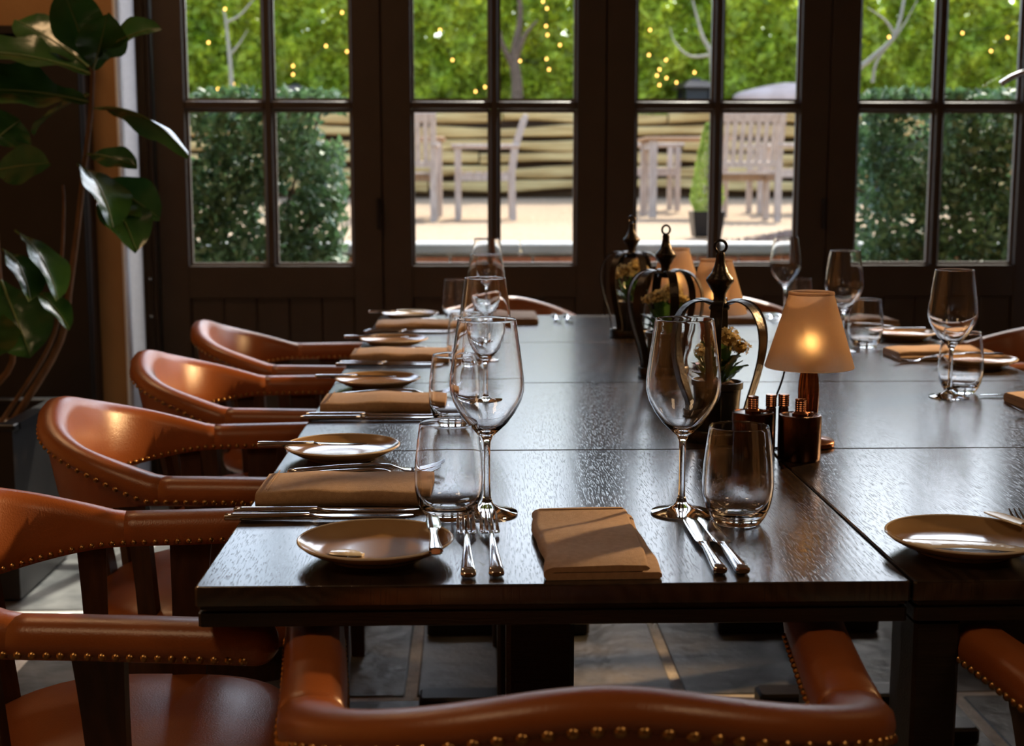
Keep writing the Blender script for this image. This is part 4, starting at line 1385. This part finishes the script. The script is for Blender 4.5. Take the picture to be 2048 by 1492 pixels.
# retaining wall of stacked sleepers
rw = tag(bpy.data.objects.new('retaining_wall', None), kind='structure')
C.objects.link(rw)
rw.location = (0, 17.0, ground_z(17.0))
rq = random.Random(12)
for row in range(6):
    x = -5.0 + (1.1 if row % 2 else 0)
    while x < 8.0:
        ln = rq.uniform(2.0, 2.7)
        rings = []
        zc = 0.07 + 0.163 * row + 0.085
        ph = rq.uniform(0, 6)
        dy = rq.uniform(-0.03, 0.03)
        for q in range(11):
            u = q / 10
            hz = 0.066 + 0.014 * math.sin(u * 7 + ph)
            oz = zc + 0.022 * math.sin(u * 4.3 + ph * 2)
            sec = []
            for a in range(10):
                an = 2 * PI * a / 10
                c, s = math.cos(an), math.sin(an)
                sec.append(Vector((x + 0.01 + (ln - 0.02) * u, dy + 0.10 * math.copysign(abs(c) ** 0.6, c) + 0.01 * math.sin(u * 9 + a), oz + hz * math.copysign(abs(s) ** 0.6, s))))
            rings.append(sec)
        G().add(*loft(rings)).build('sleeper', M['sleeper'], rw, angle=40)
        x += ln
G().box((1.5, 0.35, 0.48), (14, 0.3, 0.96)).build('earth_bank', M['soil'], rw, smooth=False)


def leafmass(name, boxes, n, size, mat, seed, surface=0.75, parent=None, core=None, gaps=0.0, elong=1.8):
    """thousands of small leaf quads through clipped boxes; one object"""
    rg = np.random.default_rng(seed)
    vol = np.array([(b[1] - b[0]) * (b[3] - b[2]) * (b[5] - b[4]) for b in boxes])
    cnt = (vol / vol.sum() * n).astype(int)
    P = []
    for b, c in zip(boxes, cnt):
        p = np.stack([rg.uniform(b[0], b[1], c), rg.uniform(b[2], b[3], c), rg.uniform(b[4], b[5], c)], 1)
        if surface > 0:                      # push most leaves to the front face
            m = rg.random(c) < surface
            bump = 0.12 * (b[3] - b[2]) * (np.sin(p[:, 0] * 5.1 + 1) * np.sin(p[:, 2] * 6.3) + np.sin(p[:, 0] * 11.7) * np.sin(p[:, 2] * 9.1 + 2))
            p[m, 1] = b[2] + np.abs(rg.normal(0, 0.12 * (b[3] - b[2]), m.sum())) + bump[m]
        if gaps > 0:
            nz = np.sin(p[:, 0] * 9.3 + p[:, 2] * 3.1) * np.sin(p[:, 2] * 8.7 - p[:, 0] * 2.2) + 0.6 * np.sin(p[:, 0] * 19 + 1.3) * np.sin(p[:, 2] * 17 + .4)
            p = p[nz > -gaps]
        P.append(p)
    P = np.concatenate(P)
    N = len(P)
    d = rg.normal(size=(N, 3)); d /= np.linalg.norm(d, axis=1, keepdims=True)
    e = rg.normal(size=(N, 3)); e -= (e * d).sum(1, keepdims=True) * d; e /= np.linalg.norm(e, axis=1, keepdims=True)
    s = size * rg.uniform(0.6, 1.3, (N, 1))
    V = np.empty((N, 4, 3))
    V[:, 0] = P - d * s * elong / 2
    V[:, 1] = P + e * s / 2
    V[:, 2] = P + d * s * elong / 2
    V[:, 3] = P - e * s / 2
    V = V.reshape(-1, 3)
    me = bpy.data.meshes.new(name)
    me.vertices.add(len(V)); me.vertices.foreach_set('co', V.ravel())
    me.loops.add(N * 4); me.loops.foreach_set('vertex_index', np.arange(N * 4))
    me.polygons.add(N); me.polygons.foreach_set('loop_start', np.arange(N) * 4); me.polygons.foreach_set('loop_total', np.full(N, 4))
    me.materials.append(mat)
    me.update(calc_edges=True)
    o = bpy.data.objects.new(name, me)
    C.objects.link(o)
    if parent is not None: o.parent = parent
    return o


hd = thing('hedge', 'tall sunlit yellow-green hedge closing the garden above the sleeper wall', 'hedge', (0, 0, 0))
o = leafmass('foliage', [(-6, 9.5, 17.55, 18.3, 1.80, 3.55), (-6, 9.5, 18.3, 18.6, 1.80, 3.5)], 75000, 0.085, M['hedge_bright'], 1, 0.85, hd, gaps=0.95)
o['kind'] = 'stuff'
v, f = [], []
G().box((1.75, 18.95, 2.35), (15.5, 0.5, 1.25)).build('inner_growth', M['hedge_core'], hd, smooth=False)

for nm, x0, x1, zt, lb, sd in (('left', -2.3, -0.60, 1.565, 'dark green clipped yew hedge outside the first door, bare stems showing low down', 21), ('right', 1.76, 3.9, 1.57, 'dark green clipped yew hedge outside the last door', 22)):
    h = thing('clipped_hedge', lb, 'hedge', (0, 0, 0), 0, 'clipped hedges outside the doors')
    o = leafmass('foliage', [(x0, x1, 6.10, 6.60, 0.0, zt)], 34000 if nm == 'left' else 46000, 0.026, M['yew'], sd, 0.3, h, gaps=0.85, elong=2.0)
    o['kind'] = 'stuff'
    rr_ = random.Random(sd)
    x = x0 + 0.2
    while x < x1:
        pts = [(x, 6.36, 0.0), (x + rr_.uniform(-.05, .05), 6.36, 0.5), (x + rr_.uniform(-.1, .1), 6.35, 1.0), (x + rr_.uniform(-.15, .15), 6.35, zt - 0.08)]
        G().add(*tube(catmull(pts, 10), [0.014 * (1 - 0.07 * i) for i in range(11)], 6)).build('stem', M['twig'], h)
        x += 0.33


def branch_tree(name, label, base, pts_list, mat, r):
    t = thing(name, label, 'tree', base)
    b = Vector(base)
    for i, pts in enumerate(pts_list):
        P = catmull([Vector(p) - b for p in pts], 14)
        G().add(*tube(P, [r * (0.5 if i else 1.0) * (1 - 0.75 * k / 14) for k in range(15)], 7)).build('trunk' if i == 0 else 'branch', mat, t)
    return t


def A(*q): return [tuple(at(px, py, Y)) for px, py, Y in q]


branch_tree('tree', 'brown tree trunk standing in the bright hedge behind the second door', at(1032, 236, 17.25), [A((1032, 236, 17.25), (1034, 170, 17.3), (1028, 110, 17.35), (1040, 40, 17.4), (1036, -30, 17.4)), A((1030, 120, 17.35), (1050, 70, 17.3), (1075, 40, 17.3)), A((1030, 140, 17.35), (1006, 90, 17.3), (1000, 60, 17.3))], M['twig'], 0.09)
branch_tree('bare_tree', 'bare pale branches in front of the bright hedge behind the first door', at(466, 250, 13.5), [A((466, 250, 13.5), (462, 150, 13.5), (452, 45, 13.5), (446, 20, 13.5)), A((453, 45, 13.5), (480, 30, 13.5), (506, 0, 13.5), (530, -30, 13.5)), A((460, 110, 13.5), (480, 85, 13.5), (495, 60, 13.5))], M['pale_bark'], 0.028)
branch_tree('bare_tree', 'bare pale branches in front of the hedge behind the third door', at(1428, 250, 14.0), [A((1428, 250, 14), (1424, 120, 14), (1404, 70, 14), (1385, 0, 14)), A((1424, 110, 14), (1380, 112, 14), (1350, 85, 14), (1340, 55, 14)), A((1428, 60, 14), (1438, 10, 14), (1446, -30, 14))], M['pale_bark'], 0.034)
branch_tree('bare_tree', 'bare pale branches rising above the clipped hedge behind the last door', at(1712, 250, 9.0), [A((1712, 250, 9), (1712, 150, 9), (1745, 115, 9), (1790, 70, 9), (1808, 0, 9), (1815, -40, 9)), A((1745, 165, 9), (1755, 120, 9), (1800, 62, 9), (1835, 0, 9)), A((1712, 150, 9), (1716, 90, 9), (1726, 0, 9)), A((1790, 70, 9), (1770, 40, 9), (1735, 15, 9))], M['pale_bark'], 0.024)


# teak armchairs and tables on the terrace
def garden_chair(label, x, y, rz):
    t = thing('garden_chair', label, 'chair', (x, y, ground_z(y)), rz, 'silvered teak armchairs on the terrace')
    m = M['teak']
    for sx in (-1, 1):
        G().box((sx * 0.27, 0.25, 0.325), (0.055, 0.055, 0.65), chamfer=0.004).build('leg', m, t)
        rr = []
        for z, yy in ((0, -0.25), (0.42, -0.24), (0.65, -0.27), (0.93, -0.36)):
            rr.append([Vector((sx * 0.27 + a * 0.0275, yy + b * 0.0275, z)) for a, b in ((-1, -1), (1, -1), (1, 1), (-1, 1))])
        G().add(*loft(rr)).build('leg', m, t, angle=20)
        G().box((sx * 0.28, 0.0, 0.667), (0.07, 0.62, 0.03), chamfer=0.006).build('armrest', m, t)
        G().box((sx * 0.27, 0.0, 0.385), (0.03, 0.45, 0.06)).build('side_rail', m, t)
    G().box((0, 0.25, 0.385), (0.49, 0.03, 0.06)).build('front_rail', m, t)
    for k in range(6):
        G().box((0, -0.20 + k * 0.088, 0.425), (0.50, 0.075, 0.02), chamfer=0.003).build('seat_slat', m, t)
    G().box((0, -0.35, 0.905), (0.60, 0.035, 0.085), rot=(0.3, 0, 0), chamfer=0.006).build('top_rail', m, t)
    G().box((0, -0.255, 0.50), (0.50, 0.03, 0.05), rot=(0.2, 0, 0)).build('back_rail', m, t)
    for k in range(7):
        G().box((-0.207 + k * 0.069, -0.302, 0.69), (0.045, 0.014, 0.36), rot=(0.265, 0, 0)).build('back_slat', m, t)
    return t


garden_chair('teak garden armchair showing its slatted back, half hidden by the first door post', -0.63, 12.35, 0.0)
garden_chair('teak garden armchair seen side-on through the second door', 0.10, 12.70, PI / 2)
garden_chair('teak garden armchair seen side-on at the near edge of the third door', 1.80, 14.15, -PI / 2)
garden_chair('teak garden armchair with its slatted back to the room, right of the cone shrub', 2.40, 12.30, 0.0)
garden_chair('teak garden armchair at the far edge of the third door, behind the slatted one', 3.05, 13.7, PI / 2)


def garden_table(label, x, y, w_, d_):
    t = thing('garden_table', label, 'table', (x, y, ground_z(y)), 0, 'teak tables on the terrace')
    n = 7
    for k in range(n):
        G().box((0, -d_ / 2 + d_ * (k + 0.5) / n, 0.73), (w_, d_ / n - 0.008, 0.028), chamfer=0.004).build('top_slat', M['teak_top'], t)
    for sx in (-1, 1):
        for sy in (-1, 1):
            G().box((sx * (w_ / 2 - 0.07), sy * (d_ / 2 - 0.07), 0.357), (0.07, 0.07, 0.714), chamfer=0.004).build('leg', M['teak'], t)
        G().box((sx * (w_ / 2 - 0.07), 0, 0.67), (0.03, d_ - 0.21, 0.07)).build('apron', M['teak'], t)
    return t


garden_table('teak garden table between the two chairs seen through the second door', -0.64, 13.2, 0.72, 0.75)
garden_table('teak garden table behind the cone shrub', 1.98, 13.05, 0.80, 0.80)

# cone shrub in a square pot
tp = thing('topiary_shrub', 'small pale green cone shrub in a square dark pot on the coping', 'potted plant', (1.50, 8.85, 0.802))
rings = []
for z, h in ((0.0, 0.082), (0.005, 0.085), (0.155, 0.102), (0.165, 0.104), (0.165, 0.092), (0.14, 0.09)):
    rings.append([Vector((a * h, b * h, z)) for a, b in ((-1, -1), (1, -1), (1, 1), (-1, 1))])
G().add(*loft(rings)).build('pot', M['black_metal'], tp, smooth=False)
rg = random.Random(9)
g = G()
for k in range(2600):
    z = rg.random() ** 1.25
    r = 0.118 * (1 - z) ** 0.62 * min(1, 0.55 + z * 3) * math.sqrt(rg.uniform(0.45, 1.0)) + 0.006
    a = rg.uniform(0, 2 * PI)
    c = Vector((r * math.cos(a), r * math.sin(a), 0.15 + 0.57 * z))
    d = (Vector((math.cos(a) * 0.5, math.sin(a) * 0.5, 1)) + Vector((rg.gauss(0, .4), rg.gauss(0, .4), rg.gauss(0, .4)))).normalized()
    e = d.orthogonal().normalized()
    s = 0.011
    g.add([c - d * s * 1.4, c + e * s * .5, c + d * s * 1.4, c - e * s * .5], [(0, 1, 2, 3)])
o = g.build('foliage', M['topiary'], tp, smooth=False, kind='stuff')
G().add(*tube([(0, 0, 0.14), (0, 0, 0.6)], 0.008, 6)).build('stem', M['twig'], tp)

# heather along the coping
ht = thing('heather_plant', 'low grey-purple heather spreading beside the square pot', 'plant', (2.0, 8.25, 0.80))
g = G()
for k in range(1500):
    x, y = rg.gauss(0, .17), rg.gauss(0, .09)
    hgt = 0.10 * math.exp(-(x / .26) ** 2) * rg.uniform(.3, 1)
    c = Vector((x, y, hgt * .6))
    d = Vector((rg.gauss(0, .5), rg.gauss(0, .5), 1)).normalized()
    e = d.orthogonal().normalized()
    g.add([c - d * .02, c + e * .006, c + d * .025, c - e * .006], [(0, 1, 2, 3)])
g.build('sprigs', M['heather'], ht, smooth=False, kind='stuff')

# pale boulder on the bank
v, f = ico(0.5, (0, 0, 0), 3, (1.25, 0.5, 0.36))
v = [(x * (1 + .10 * math.sin(5 * y + 7 * z)), y, z * (1 + .14 * math.sin(6 * x + 1))) for x, y, z in v]
bo = G().add(v, f).build('boulder', M['rock'])
bo.location = (3.82, 17.05, 2.15)
tag(bo, 'pinkish pale boulder lying on top of the sleeper wall', 'rock')


def lantern(label, p, s):
    t = thing('garden_lantern', label, 'lantern', p, 0.2, 'black lanterns on the sleeper wall')
    G().box((0, 0, 0.02), (0.40 * s, 0.40 * s, 0.04)).build('base', M['black_metal'], t)
    for a in (-1, 1):
        for b in (-1, 1):
            G().box((a * 0.15 * s, b * 0.15 * s, 0.15 * s), (0.03 * s, 0.03 * s, 0.24 * s)).build('upright', M['black_metal'], t)
    G().box((0, 0, 0.15 * s), (0.27 * s, 0.27 * s, 0.22 * s)).build('glazing', M['black_metal'], t)
    rings = []
    for z, h in ((0.26, .21), (0.28, .22), (0.36, .12), (0.38, .06), (0.40, .05)):
        rings.append([Vector((a * h * s, b * h * s, z * s)) for a, b in ((-1, -1), (1, -1), (1, 1), (-1, 1))])
    G().add(*loft(rings)).build('roof', M['black_metal'], t, smooth=False)
    return t


def onbank(px, Y):
    p = at(px, 240, Y); p.z = ground_z(17) + 1.05
    return p


lantern('black garden lantern on the sleeper wall behind the third door', onbank(1388, 17.0), 1.0)
lantern('black garden lantern half sunk in the hedge behind the first door', onbank(592, 17.0), 0.8)

# fairy lights draped over the hedge
fl = thing('fairy_lights', 'strings of small warm bulbs draped over the sunlit hedge', 'string lights', (0, 17.40, 0))
bulbs = [(450, 18), (684, 25), (417, 85), (586, 132), (586, 149), (652, 92), (694, 103), (467, 168), (671, 186), (702, 177), (436, 178), (1086, 3), (1094, 17), (1092, 52), (1095, 70), (1040, 122), (1093, 118), (1098, 139), (1008, 94), (997, 86),
         (1038, 166), (1031, 182), (1034, 196), (1033, 207), (951, 183), (970, 174), (972, 225), (1104, 241), (1122, 235), (1028, 226), (1298, 110), (1332, 120), (1319, 139), (1314, 151), (1333, 156), (1319, 170), (1353, 165), (1367, 171), (1274, 34), (1389, 145),
         (1778, 74), (2015, 75), (1982, 102), (2045, 38), (1925, 66), (1300, 60), (880, 60), (905, 120), (1120, 90)]
fb = None
prev = None
wire = G()
for k, (px, py) in enumerate(bulbs):
    p = at(px, py, 17.36) - Vector((0, 17.40, 0))
    if fb is None:
        v, f = ico(0.013, (0, 0, 0), 1, (1, 1, 1.3))
        fb = G().add(v, f).build('bulb', M['fairy'], fl)
        o = fb
    else:
        o = fb.copy(); C.objects.link(o)
    o.location = p
    q = p + Vector((0, 0.02, 0.02))
    if prev is not None and (q - prev).length < 0.8:
        md = (q + prev) / 2 + Vector((0, 0.02, -0.04))
        wire.add(*tube([prev, md, q], 0.003, 4))
    prev = q
wire.build('wire', M['cord'], fl)
